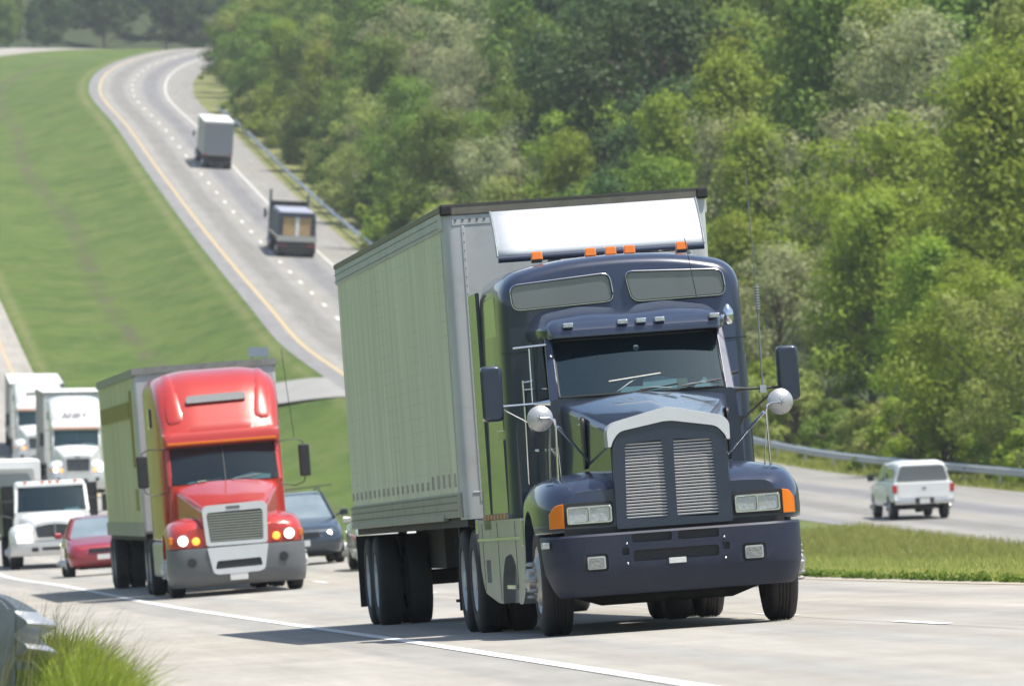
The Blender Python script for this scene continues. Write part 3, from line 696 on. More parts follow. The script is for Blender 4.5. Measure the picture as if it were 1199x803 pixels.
# roof markers and wind deflector
for x in (-.715,-.205,-.012,.168,.665):
    m = MB().box(x-.048,x+.048,3.88,4.0,3.50,3.53).build('roof_marker', M['black'], T, smooth=40, bevel=.006)
    MB().loft([[(x-.056,3.87,3.525),(x+.056,3.87,3.525),(x+.056,4.0,3.525),(x-.056,4.0,3.525)], [(x-.050,3.89,3.605),(x+.050,3.89,3.605),(x+.050,3.97,3.605),(x-.050,3.97,3.605)]]).build('lens', M['amber'], m, smooth=40, bevel=.012)
rows = []
for j in range(9):
    t = j/8; y = 4.90+.50*t**1.25; z = 3.61+.455*t**.9
    rows.append([(.99*q*(1-.0*t), y, z) for q in np.linspace(-1,1,9)])
wd = MB().grid(rows).build('wind_deflector', M['visor'], T, smooth=60, solid=.02)
MB().tube([(-.995,4.90,3.585),(.995,4.90,3.585)], .034, 12).build('lower_tube', navy, wd, smooth=60)
fr_ = MB()
for s in (-1, 1): fr_.tube([(s*.998,r[0][1],r[0][2]) for r in rows], .012, 6)
for x in (-.45, .42): fr_.box(x-.06,x+.06,4.92,4.99,3.50,3.58).tube([(x,4.98,3.55),(x,5.3,3.95)], .015, 6).tube([(x,5.4,3.52),(x,5.3,3.95)], .015, 6)
fr_.build('bracket', M['steel_dark'], wd, smooth=60)
# mirrors
def mirror(s):
    m = MB().loft([ring(rpoly([(s*1.385-.10,2.005),(s*1.385-.10,2.52),(s*1.385+.10,2.52),(s*1.385+.10,2.005)], .055), y) for y in (2.14,2.28)]).build('mirror', navy, T, smooth=35, bevel=.035, seg=4)
    MB().plate(rpoly([(s*1.385-.085,2.03),(s*1.385+.085,2.03),(s*1.385+.085,2.50),(s*1.385-.085,2.50)], .04), [], 2.281, 2.286).build('mirror_glass', M['chrome'], m, smooth=35)
    a = MB().tube([(s*.86,2.2,2.145),(s*1.30,2.2,2.14)], .012, 8).tube([(s*.84,2.15,2.145),(s*1.0,2.19,2.145)], [.035,.012], 8)
    if s < 0: a.tube([(-.84,2.3,2.685),(-1.15,2.3,2.672)], .011, 6).tube([(-1.0,2.3,2.66),(-1.005,2.28,2.16)], .008, 6).tube([(-1.08,2.3,2.35),(-.99,2.3,2.36)], .008, 6).tube([(-1.08,2.3,2.37),(-1.08,2.3,2.0)], .010, 6).tube([(-1.30,2.2,2.12),(-1.02,2.2,1.95)], .006, 6)
    else: a.tube([(.88,2.2,1.83),(1.24,2.2,2.11)], .012, 6).loft([[(.86,2.16,1.90),(.96,2.19,1.90),(.96,2.23,1.88),(.86,2.24,1.88)], [(.86,2.18,1.74),(.875,2.19,1.74),(.875,2.21,1.74),(.86,2.22,1.74)]]).tube([(.86,2.3,2.30),(.93,2.3,2.31)], .016, 8)
    a.build('mirror_arm', M['chrome'] if s < 0 else M['black'], m, smooth=60)
    # round mirror on the fender
    cx, cz = s*1.10, 1.985
    f = MB().lathe([(.002,-.05),(.05,-.042),(.09,-.025),(.113,-.004),(.118,.0),(.118,.02),(.0,.02)], (cx,.6,cz), 'y', 32).build('fender_mirror', M['disc'], T, smooth=50)
    r_ = MB()
    for q in range(3):
        an = R(40+60*q); r_.tube([(cx-.11*math.cos(an),.59,cz-.11*math.sin(an)),(cx,.543,cz),(cx+.11*math.cos(an),.59,cz+.11*math.sin(an))], .004, 5)
    r_.build('rib', M['steel_dark'], f, smooth=60)
    MB().tube([(s*.975,.60,1.37),(s*.965,.58,1.90),(s*.975,.57,1.965),(s*1.02,.56,1.985),(cx,.545,cz)], .0125, 8).tube([(s*.93,.72,1.40),(s*.955,.62,1.75)], .006, 6).lathe([(.028,0),(.022,.02),(.012,.03)], (s*.975,.6,1.375), 'z', 12).build('stalk', M['chrome'], f, smooth=60)
    MB().tube([(s*.945,.62,1.90),(s*.80,.80,1.74),(s*.60,.98,1.51)], [.016,.013,.009], 8).lathe([(.03,0),(.02,.02)], (s*.57,1.0,1.50), 'x', 10).build('brace', M['chrome'], f, smooth=60)
mirror(-1); mirror(1)
# aerials
an = MB().tube([(1.14,2.2,2.14),(1.145,2.2,2.88)], .008, 6).tube([(1.145,2.2,2.87),(1.145,2.2,3.09)], .014, 8).tube([(1.145,2.2,3.09),(1.14,2.2,3.4),(1.125,2.2,4.19)], [.006,.005,.004], 5).build('antenna', M['steel_dark'], T, smooth=60)
cf = MB()
for i in range(9): cf.lathe([(.014,-.004),(.026,-.004),(.026,.004),(.014,.004)], (1.145,2.2,2.88+i*.025), 'z', 12)
cf.box(1.11,1.17,2.17,2.23,2.10,2.17)
cf.build('coil', M['steel'], an, smooth=60)
MB().tube([(.66,2.8,2.98),(.62,2.82,3.3),(.58,2.84,3.62)], .004, 5).build('antenna', M['black'], T, smooth=60)
sp = MB().lathe([(.0,-.09),(.035,-.08),(.052,-.04),(.058,.0),(.05,.05),(.02,.10),(.0,.11)], (.965,3.1,2.86), 'z', 20).build('spot_lamp', M['chrome'], T, smooth=60)
# chassis skirt, tank, step
for s in (-1, 1):
    xo, xi = s*1.19, s*.92
    prof = rpoly([(2.12,1.10),(7.05,1.10),(7.05,.62),(6.7,.40),(5.2,.30),(2.62,.30),(2.32,.42),(2.12,.80)], [.04,.05,.15,.15,.3,.12,.2,.1], 5)
    sk = MB().prism_x(prof, min(xo,xi), max(xo,xi)).build('side_skirt', M['alu'], T, smooth=38)
    c = [MB().prism_x(rpoly([(3.0,.20),(3.05,.62),(3.5,.78),(4.3,.74),(4.7,.50),(4.8,.20)],[.01,.15,.2,.2,.1,.01]), min(s*1.08,s*1.3), max(s*1.08,s*1.3)).build('c', M['alu']), MB().box(min(s*1.1,s*1.3), max(s*1.1,s*1.3), 5.9, 6.4, .50, .72).build('c', M['alu'])]
    cut(sk, c, 38)
    MB().box(min(s*1.19,s*1.215), max(s*1.19,s*1.215), 2.2, 6.95, .90, .93).box(min(s*1.17,s*1.22), max(s*1.17,s*1.22), 3.1, 3.9, .44, .48).build('step', M['chrome'], sk, bevel=.005)
    MB().box(min(s*1.188,s*1.193), max(s*1.188,s*1.193), 2.98,3.0,.45,1.08).box(min(s*1.188,s*1.193), max(s*1.188,s*1.193), 4.9,4.92,.33,1.08).box(min(s*1.188,s*1.193), max(s*1.188,s*1.193), 6.6,6.62,.42,1.08).build('panel_seam', M['rubber_seal'], sk)
    MB().box(min(s*1.0,s*1.21), max(s*1.0,s*1.21), 2.10, 2.16, .84, 1.09).box(min(s*1.02,s*1.215), max(s*1.02,s*1.215), 6.9, 7.08, .98, 1.12).build('end_cap', M['chrome'], sk, bevel=.01)
    MB().box(min(s*1.0,s*1.2), max(s*1.0,s*1.2), 3.5, 6.3, 1.105, 1.15).build('tread_plate', M['steel_dark'], T, bevel=.01)
    b = MB()
    for i in range(7): b.lathe([(.0,-.03),(.03,-.02),(.03,.02)], (s*1.19, 3.75+i*.36, 1.13), 'x', 8)
    b.build('side_marker', M['yellow_reflect'], T, smooth=60)
MB().box(-.9,.9,2.3,7.0,.50,1.05).box(-.45,.45,5.4,9.6,.72,1.0).box(-.5,.5,7.2,9.3,1.0,1.12).tube([(-.9,7.6,.51),(.9,7.6,.51)],.09,10).tube([(-.9,8.9,.51),(.9,8.9,.51)],.09,10).build('chassis', M['chassis'], T, smooth=40)
for y in (7.6, 8.9):
    for s in (-1, 1):
        wheel(T, s*1.22, y, .52, .27, s, 'rim_white', hero=True, dual=True)
        wheel(T, s*.90, y, .52, .27, s, 'rim_white', n=24)
for s in (-1, 1): MB().box(min(s*.62,s*1.22), max(s*.62,s*1.22), 9.55, 9.57, .22, .95).build('mud_flap', M['rubber'], T)

# trailer, a towed part with its own pieces
y0, y1 = 7.42, 23.1; hw = 1.305; xc = .02
def tring(y, z0=1.30, z1=4.06, h=hw): return ring(rpoly([(xc-h,z0),(xc-h,z1),(xc+h,z1),(xc+h,z0)], .01, 2), y)
fp = rpoly([(-hw+xc, y0+.0),( hw+xc,y0+.0),(hw+xc,y0+.5),(-hw+xc,y0+.5)], [.10,.10,.01,.01], 5)
tr = MB().loft([[(p[0],p[1],z) for p in fp] for z in (1.13,4.20)]).build('trailer', M['trailer_grey'], T, smooth=35)
for s in (-1, 1):
    x = xc+s*hw
    sd = MB().box(min(x,x-s*.04), max(x,x-s*.04), y0+.42, y1, 1.40, 3.99).build('side_panel', M['side_alu'], tr)
    b = MB()
    for i in range(22):
        y = y0+.7+i*.70
        for d in (0, .16): b.box(min(x+s*.002,x+s*.006), max(x+s*.002,x+s*.006), y+d, y+d+.05, 1.46, 1.60 if i < 5 else 1.55)
    b.build('rust_marks', M['rust'], sd)['kind'] = 'stuff'
    MB().box(min(x+s*.02,x-s*.03), max(x+s*.02,x-s*.03), y0+.10, y1, 1.155, 1.40).box(min(x+s*.035,x-s*.03), max(x+s*.035,x-s*.03), y0+2.2, y1, 1.13, 1.19).build('bottom_rail', M['rail_grey'], tr, bevel=.008)
    MB().box(min(x+s*.02,x-s*.03), max(x+s*.02,x-s*.03), y0+.10, y1, 3.99, 4.17).build('top_rail', M['trailer_grey'], tr, bevel=.008)
    MB().box(min(x+s*.03,x-s*.03), max(x+s*.03,x-s*.03), y0-.01, y1+.02, 4.172, 4.232).build('roof_edge', M['rail_brown'], tr, bevel=.01)
    rv = MB()
    for i in range(100):
        y = y0+.55+i*.154
        for z in (1.365,1.30,1.225,4.02,4.10): rv.box(min(x+s*.02,x+s*.025), max(x+s*.02,x+s*.025), y, y+.03, z, z+.013)
    rv.build('rivet', M['rivet'], tr)['kind'] = 'stuff'
    MB().box(min(x+s*.03,x-s*.09), max(x+s*.03,x-s*.09), y0-.028, y0+.08, 4.13, 4.243).build('corner_cap', M['rubber'], tr, bevel=.02)
    # rear tandem
    for y in (21.45, 22.72):
        wheel(T, s*1.22+xc, y, .52, .28, s, 'rim_white', dual=True)
        wheel(T, s*.88+xc, y, .52, .28, s, 'rim_white', n=24)
MB().box(xc-hw+.03,xc+hw-.03,y0+.05,y1,4.17,4.205).build('trailer_roof', M['roofw'], tr)
MB().box(xc-hw-.01,xc+hw+.01,y0-.018,y0+.05,4.13,4.232).build('front_top_rail', M['rail_brown'], tr, bevel=.01)
MB().box(xc-hw-.015,xc+hw+.015,y0-.022,y0+.04,4.222,4.24).build('roof_lip', M['rail_dark'], tr)
fr2 = MB().box(xc-hw+.08,xc+hw-.08,y0-.006,y0+.02,4.03,4.128)
fr2.box(xc-hw+.17,xc-hw+.20,y0-.008,y0+.02,1.3,4.02).box(xc+hw-.20,xc+hw-.17,y0-.008,y0+.02,1.3,4.02).box(xc-hw+.1,xc+hw-.1,y0-.008,y0+.02,1.385,1.40)
fr2.build('front_frame', M['trailer_grey'], tr, bevel=.004)
rv = MB()
for i in range(34): rv.box(xc-1.2+i*.072, xc-1.2+i*.072+.022, y0-.012, y0, 4.074, 4.087)
for i in range(30):
    for x in (xc-1.12,xc+1.11): rv.box(x, x+.010, y0-.011, y0, 1.45+i*.086, 1.459+i*.086)
rv.build('front_rivets', M['rail_dark'], tr)['kind'] = 'stuff'
for x in (-.55,-.1,.35): lamp_plate(tr, 'hose_box', M['steel_dark'], x+xc, 1.5, .12, .16, y0-.06, y0, .01)
MB().box(xc-1.27,xc+1.27,y0+.1,y1,1.06,1.155).box(xc-.6,xc+.6,18.9,23.0,.62,1.06).tube([(-.9,21.45,.52),(.9,21.45,.52)],.09,10).tube([(-.9,22.72,.52),(.9,22.72,.52)],.09,10).build('underframe', M['chassis'], tr)
for s in (-1, 1): MB().box(min(s*1.0,s*1.12), max(s*1.0,s*1.12), 10.2, 10.33, .35, 1.1).tube([(s*1.06,10.26,.3),(s*1.06,10.26,.33)],.14,10).build('landing_leg', M['chassis'], tr)
MB().lathe([(.30,-.14),(.50,-.12),(.52,-.05),(.52,.05),(.50,.12),(.30,.14)], (-.45,12.6,.78), 'z', 28).build('spare_wheel', M['rubber'], tr, smooth=50)
MB().box(xc-1.1,xc+1.1,y1-.02,y1+.06,.50,.60).box(xc-.8,xc-.7,y1-.05,y1+.05,.5,1.1).box(xc+.7,xc+.8,y1-.05,y1+.05,.5,1.1).build('rear_bar', M['steel_dark'], tr)
MB().box(xc-1.29,xc+1.29,y1-.03,y1+.03,1.16,4.17).build('rear_door', M['shaded_door'], tr, bevel=.01)
for s in (-1, 1): MB().box(min(s*.66,s*1.26), max(s*.66,s*1.26), 23.33, 23.35, .22, 1.05).build('mud_flap', M['rubber'], tr)
place(T, 1.544, 77.0, -.088, L=12, W=1.1, tilt=.15)
# ------------------------------------------------------------------ long-nosed aero semis (the red one and the two white ones)
def aero_semi(label, paint, side_mat, tl=15.6, detail=True, lit=True, text=None, group=None, th=4.12, dark_bumper=True, marks=False):
    T = empty('semi_truck', label, 'semi truck', group); P = M[paint]
    # hood
    def hr(y):
        t = (y-.1)/1.95; xs = .56+.36*t; zs = 1.52+.38*t; zp = 1.60+.40*t; xb = .60+.36*t
        return ring(rpoly([(-xb,.86),(-xs-.02,1.25+.1*t),(-xs,zs),(-xs*.45,zp),(xs*.45,zp),(xs,zs),(xs+.02,1.25+.1*t),(xb,.86)], [.01,.2,.10,.25,.25,.10,.2,.01], 4), y)
    hd = MB().loft([hr(y) for y in (.14,.4,.9,1.4,1.9,2.06)]).build('hood', P, T, smooth=45)
    for s in (-1, 1):
        secs = [(.10,1.02,1.16,1.10,.85),(.16,1.08,1.22,1.17,.85),(.3,1.15,1.28,1.22,.85),(.6,1.19,1.34,1.27,.84),(1.1,1.21,1.37,1.30,.75),(1.7,1.21,1.33,1.26,.6),(2.05,1.18,1.22,1.15,.6)]
        f = MB().loft([[(s*p[0], y, p[1]) for p in rpoly([(.5,zb),(.5,zi),(xo*.7,zi+.03),(xo-.08,zo),(xo,zo-.16),(xo,zb)], [.01,.1,.2,.12,.12,.02], 4)] for y, xo, zi, zo, zb in secs]).build('fender', P, T, smooth=40)
        c = MB().lathe([(.0,s*.66),(.62,s*.66),(.62,s*1.6),(.0,s*1.6)], (0,1.2,.50), 'x', 32).build('c', P); cut(f, [c], 38)
        h = MB().lathe([(.0,-.05),(.055,-.045),(.080,-.02),(.082,.03)], (s*.925,.10,.985), 'y', 20).build('headlight', M['lamp_on'] if lit else M['clear_lens'], T, smooth=60)
        MB().lathe([(.082,-.03),(.10,-.015),(.105,.03)], (s*.925,.10,.985), 'y', 20).build('bezel', M['silver'], h, smooth=60)
        MB().lathe([(.0,-.045),(.05,-.04),(.068,-.02),(.068,.03)], (s*.70,.10,.965), 'y', 16).build('turn_signal', M['amber_lamp'], T, smooth=60)
        MB().box(min(s*1.09,s*1.17), max(s*1.09,s*1.17), .19,.34,.93,1.06).build('side_marker', M['amber'], T, bevel=.02)
        wheel(T, s*1.17, 1.2, .51, .28, s, 'rim_white', n=32)
        # black tall mirrors on loop arms
        m = MB().loft([ring(rpoly([(s*1.43-.095,1.95),(s*1.43-.095,2.52),(s*1.43+.095,2.52),(s*1.43+.095,1.95)], .04), y) for y in (2.2,2.36)]).build('mirror', M['black'], T, smooth=35, bevel=.03)
        MB().tube([(s*.98,2.3,2.60),(s*1.30,2.3,2.62),(s*1.42,2.3,2.56),(s*1.43,2.3,2.50)], .011, 6).build('mirror_arm', M['black'], m, smooth=60)
        MB().tube([(s*1.43,2.3,1.96),(s*1.40,2.3,1.86),(s*1.25,2.3,1.80),(s*.98,2.3,1.85)], .011, 6).build('mirror_arm', M['black'], m, smooth=60)
    # grille
    gs = rpoly([(-.525,.86),(-.565,1.50),(-.50,1.565),(.50,1.585),(.575,1.52),(.54,.86)], [.06,.06,.06,.06,.06,.06])
    gh = rpoly([(-.455,.925),(-.49,1.40),(-.46,1.44),(.46,1.455),(.49,1.41),(.47,.925)], .03)
    g = MB().plate(gs, [gh], .04, .17).build('grille_frame', M['silver'], T, smooth=35, bevel=.014)
    b = MB()
    for i in range(11):
        z = .955+i*.045; b.box(-.465-.002*i, .468+.002*i, .07, .10, z-.009, z+.008)
    gg = b.build('grille', M['chrome'] if paint == 'red' else M['steel_dark'], T)
    MB().box(-.49,.49,.13,.15,.9,1.47).build('mesh_backing', M['black'], gg)
    lamp_plate(g, 'badge', M['bump_grey'], -.02, 1.512, .24, .05, .03, .045)
    # bumper
    bm_ = M['bump_grey'] if dark_bumper else M['silver']
    def br(z, ym, off):
        half = [(0,0),(.5,0),(.85,.03),(1.02,.09),(1.13,.2),(1.19,.36),(1.21,ym)]
        half = [(a-.4*off, b+off) for a, b in half]
        fl = [(-a, b) for a, b in reversed(half[1:])]+half
        return [(a,b_,z) for a, b_ in fl]+[(a*.94,b_+.08,z) for a, b_ in reversed(fl)]
    bp = MB().loft([br(.84,.62,.0),br(.80,.62,-.01),(br(.45,.55,-.01)),br(.30,.46,.03),br(.19,.36,.10),br(.17,.34,.14)]).build('bumper', bm_, T, smooth=35)
    MB().plate(rpoly([(-.52,.835),(-.44,.40),(-.36,.365),(.36,.375),(.46,.41),(.545,.845)], [.02,.06,.04,.04,.06,.02]), [rpoly([(-.40,.46),(-.36,.60),(.40,.615),(.42,.475)], .03)], -.035, .01).build('bumper_centre', M['silver'], bp, smooth=35, bevel=.008)
    MB().box(-.42,.43,-.016,-.011,.44,.62).build('air_slot', M['black'], bp)
    for s in (-1, 1):
        MB().lathe([(.0,-.02),(.075,-.018),(.08,-.0)], (s*.80,.0,.60), 'y', 20).build('fog_light', M['black'], bp, smooth=60)
    lamp_plate(T, 'licence_plate', M['plate'], .0, .34, .31, .17, -.03, -.015, .01)
    MB().box(-.45,.45,.3,6.5,.40,.85).box(-.95,.95,1.1,1.3,.40,.50).build('chassis', M['chassis'], T)
    # cab
    lo = MB().loft([ring(rpoly([(-.99,.86),(-1.0,1.5),(-.96,1.95),(.96,1.95),(1.0,1.5),(.99,.86)], [.03,.3,.05,.05,.3,.03]), y) for y in (2.0,2.1,3.4)]).build('cab', P, T, smooth=38)
    rows = []
    for j in range(5):
        t = j/4; rows.append([((.945-.01*t)*q, 2.03+.42*t-.07*(1-q*q), 1.965+.63*t) for q in np.linspace(-1,1,9)])
    ws = MB().grid(rows).build('windshield', M['glass'], T, smooth=60)
    MB().tube([(0,1.952,1.965),(0,2.37,2.59)], .014, 6).build('centre_post', M['rubber_seal'], ws)
    for s in (-1, 1):
        p = MB()
        p.loft([[(s*1.0,2.06,1.94),(s*.94,2.02,1.94),(s*.94,2.1,1.94),(s*1.0,2.14,1.94)], [(s*1.0,2.50,2.66),(s*.925,2.44,2.66),(s*.925,2.52,2.66),(s*1.0,2.58,2.66)]])
        p.box(min(s*.94,s*1.0), max(s*.94,s*1.0), 3.0, 3.4, 1.9, 2.68).box(min(s*.93,s*.995), max(s*.93,s*.995), 2.5, 3.1, 2.58, 2.67)
        MB().add([(s*.995,2.12,1.97),(s*.995,3.0,1.97),(s*.99,3.0,2.55),(s*.99,2.55,2.55)], [(0,1,2,3)]).build('side_window', M['glass_dark'], T)
        p.build('door_pillar', P, lo, smooth=30, bevel=.012)
    MB().box(-.9,.9,2.1,2.5,1.75,1.94).build('dashboard', M['inside'], T, bevel=.03)
    MB().box(-.92,.92,3.34,3.40,1.2,2.7).build('rear_bulkhead', M['inside'], T)
    MB().add([(.1,2.12,1.97),(.8,2.14,1.97),(.82,2.3,2.04),(.5,2.32,2.09),(.2,2.3,2.03)], [(0,1,2,3,4)]).add([(-.7,2.1,1.965),(-.2,2.1,1.965),(-.25,2.2,2.0),(-.6,2.2,2.0)], [(0,1,2,3)]).build('papers', M['paper'], T)
    for x in (-.45,.45): MB().box(x-.25,x+.25,2.9,3.0,1.4,2.25).build('seat', M['seat'], T, bevel=.03)
    # brow and roof fairing (a deep sculpted aero roof)
    bw = MB().loft([ring(rpoly([(-h,z0),(-h,z1-.03),(-h+.1,z1),(h-.1,z1),(h,z1-.03),(h,z0)], .03), y) for y, h, z0, z1 in ((2.27,.99,2.64,2.78),(2.32,1.02,2.62,2.86),(2.6,1.04,2.62,2.90))]).build('sun_visor', P, T, smooth=40)
    MB().box(-.96,.96,2.235,2.275,2.655,2.70).build('marker_strip', M['amber'], bw, bevel=.008)
    secs = [(2.45,1.01,2.90,2.62),(2.60,1.03,3.05,2.62),(2.76,1.04,3.25,2.62),(2.92,1.06,3.47,1.0),(3.12,1.08,3.68,1.0),(3.4,1.10,3.84,1.0),(3.9,1.12,3.95,1.0),(4.8,1.14,4.0,1.0),(6.2,1.15,4.0,1.0)]
    MB().loft([ring(rpoly([(-hw,zb),(-hw,zt-.16),(-hw*.55,zt),(hw*.55,zt),(hw,zt-.16),(hw,zb)], [.03,.24,.3,.3,.24,.03], 5), y) for y, hw, zt, zb in secs]).build('sleeper', P, T, smooth=45)
    # raised shoulders of the fairing and the central dark vent
    def tz(y):
        ys = [a[0] for a in secs]; zs = [a[2] for a in secs]; return float(np.interp(y, ys, zs))
    for s in (-1, 1):
        MB().loft([[(s*(x0),y,tz(y)-.10),(s*(x0+.01),y,tz(y)+.02*h),(s*(x0+.10),y,tz(y)+.045*h),(s*(1.03+.012*(y-2.6)),y,tz(y)-.10)] for y, x0, h in ((2.62,.60,0),(2.74,.62,.4),(3.0,.66,.7),(3.4,.70,.7),(4.3,.74,.3))]).build('roof_shoulder', P, T, smooth=60, sub=1)
    vp = rpoly([(-.56,0),(-.53,.17),(.49,.19),(.52,.02)], .06)
    vo = MB().plate(vp, [], 0, .02).build('roof_vent', M['bump_grey'], T, smooth=35)
    a0 = math.atan2(tz(3.05)-tz(2.85), .2)
    vo.matrix_local = Matrix.Translation((0, 2.80, 3.385)) @ Matrix.Rotation(a0-R(90), 4, 'X')
    if text:
        cu = bpy.data.curves.new('lettering', 'FONT'); cu.body = text; cu.size = .40; cu.align_x = 'CENTER'; cu.extrude = .004; cu.offset = .008
        to = bpy.data.objects.new('lettering', cu); col.objects.link(to); dg = bpy.context.evaluated_depsgraph_get(); dg.update()
        me = bpy.data.meshes.new_from_object(to.evaluated_get(dg)); bpy.data.objects.remove(to); bpy.data.curves.remove(cu)
        to = bpy.data.objects.new('lettering', me); col.objects.link(to); me.materials.clear(); me.materials.append(M['letter']); to.parent = T
        a1 = math.atan2(tz(2.85)-tz(2.62), .23); to.matrix_local = Matrix.Translation((-.03, 2.585, 3.14)) @ Matrix.Rotation(a1, 4, 'X')
        bpy.data.objects.remove(vo)
    for s in (-1, 1):
        MB().box(min(s*1.13,s*1.16), max(s*1.13,s*1.16), 4.2, 4.9, 3.0, 3.35).build('side_window', M['glass_dark'], T, bevel=.02)
        MB().box(min(s*1.0,s*1.17), max(s*1.0,s*1.17), 2.2, 6.3, .35, .98).build('side_skirt', P if paint != 'red' else M['alu'], T, bevel=.05)
        for y in (6.9, 8.2):
            wheel(T, s*1.22, y, .51, .27, s, 'rim_white', dual=True, n=28); wheel(T, s*.9, y, .51, .27, s, 'rim_white', n=20)
    w = MB().tube([(-.5,1.95,1.99),(-.05,2.1,2.02)], .012, 5).tube([(.1,1.93,1.99),(.62,2.02,2.05)], .012, 5).build('wiper', M['black'], T)
    MB().tube([(1.28,2.3,2.64),(1.22,2.35,3.5),(1.18,2.4,4.2)], .006, 5).build('antenna', M['black'], T)
    # trailer
    y0 = 7.5; y1 = y0+tl; xc = .06; hw = 1.30
    tr = MB().box(xc-hw,xc+hw,y0,y0+.4,1.12,th-.02).build('trailer', M['trailer_grey'] if paint == 'red' else M['white'], T, bevel=.05)
    for s in (-1, 1):
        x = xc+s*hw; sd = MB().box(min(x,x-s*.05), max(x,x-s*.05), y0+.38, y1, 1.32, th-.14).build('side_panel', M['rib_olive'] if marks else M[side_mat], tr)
        rb = MB(); k = int((tl-.8)/.9)
        for i in range(k): rb.box(min(x+s*.002,x+s*.016), max(x+s*.002,x+s*.016), y0+.6+i*.9, y0+.85+i*.9, 1.34, th-.15)
        rb.build('rib', M[side_mat], sd)['kind'] = 'stuff'
        if marks:
            mk = MB()
            for i in range(16): mk.box(min(x+s*.002,x+s*.034), max(x+s*.002,x+s*.034), y0+2.2+i*.8, y0+2.2+i*.8+.55, 3.26, 3.56)
            mk.box(min(x+s*.002,x+s*.034), max(x+s*.002,x+s*.034), y0+1.15, y0+1.55, 2.35, 3.75).box(min(x+s*.002,x+s*.034), max(x+s*.002,x+s*.034), y0+.8, y0+1.7, 1.55, 1.95)
            mk.build('side_lettering', M['olive'], sd)
        MB().box(min(x+s*.03,x-s*.03), max(x+s*.03,x-s*.03), y0+.02, y1, 1.08, 1.33).build('bottom_rail', M['rail_grey'], tr)
        MB().box(min(x+s*.03,x-s*.03), max(x+s*.03,x-s*.03), y0-.01, y1, th-.14, th+.01).build('top_rail', M['rail_grey'], tr)
        for y in (y1-1.7, y1-.45): wheel(T, s*1.24, y, .51, .27, s, 'rim_white', dual=True, n=28); wheel(T, s*.92, y, .51, .27, s, 'rim_white', n=20)
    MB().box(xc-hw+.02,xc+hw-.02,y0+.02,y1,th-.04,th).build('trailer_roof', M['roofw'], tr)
    MB().box(xc-hw-.02,xc+hw+.02,y0-.03,y0+.02,th-.10,th+.02).build('front_top_rail', M['rail_grey'], tr)
    MB().box(xc-hw+.01,xc+hw-.01,y1-.02,y1+.03,1.12,th-.02).build('rear_door', M['shaded_door'], tr)
    MB().box(-.6,.6,y0+.3,y1,.75,1.1).box(-1.2,1.2,y0+.2,y1-.1,1.0,1.11).build('underframe', M['chassis'], tr)
    return T
Tr = aero_semi('red semi truck with lit round headlights hauling a ribbed cream box trailer', 'red', 'side_cream', marks=True)
place(Tr, -4.70, 148.0, -.089, L=10)
Tw = aero_semi('white semi truck with faint grey lettering on its roof fairing, behind the red truck', 'white', 'side_white_shaded', tl=14.5, text='ANKY', dark_bumper=False)
place(Tw, LX(355)+6.45, 355.0, -.078, L=10)
Tv = aero_semi('farthest white semi truck at the left edge, mostly hidden behind another white semi', 'white', 'side_white_shaded', tl=14.5, lit=False, dark_bumper=False, th=3.72)
place(Tv, LX(400)+6.05, 402.0, -.075, L=10); Tv.matrix_world = Matrix.Translation((0,0,-.20)) @ Tv.matrix_world

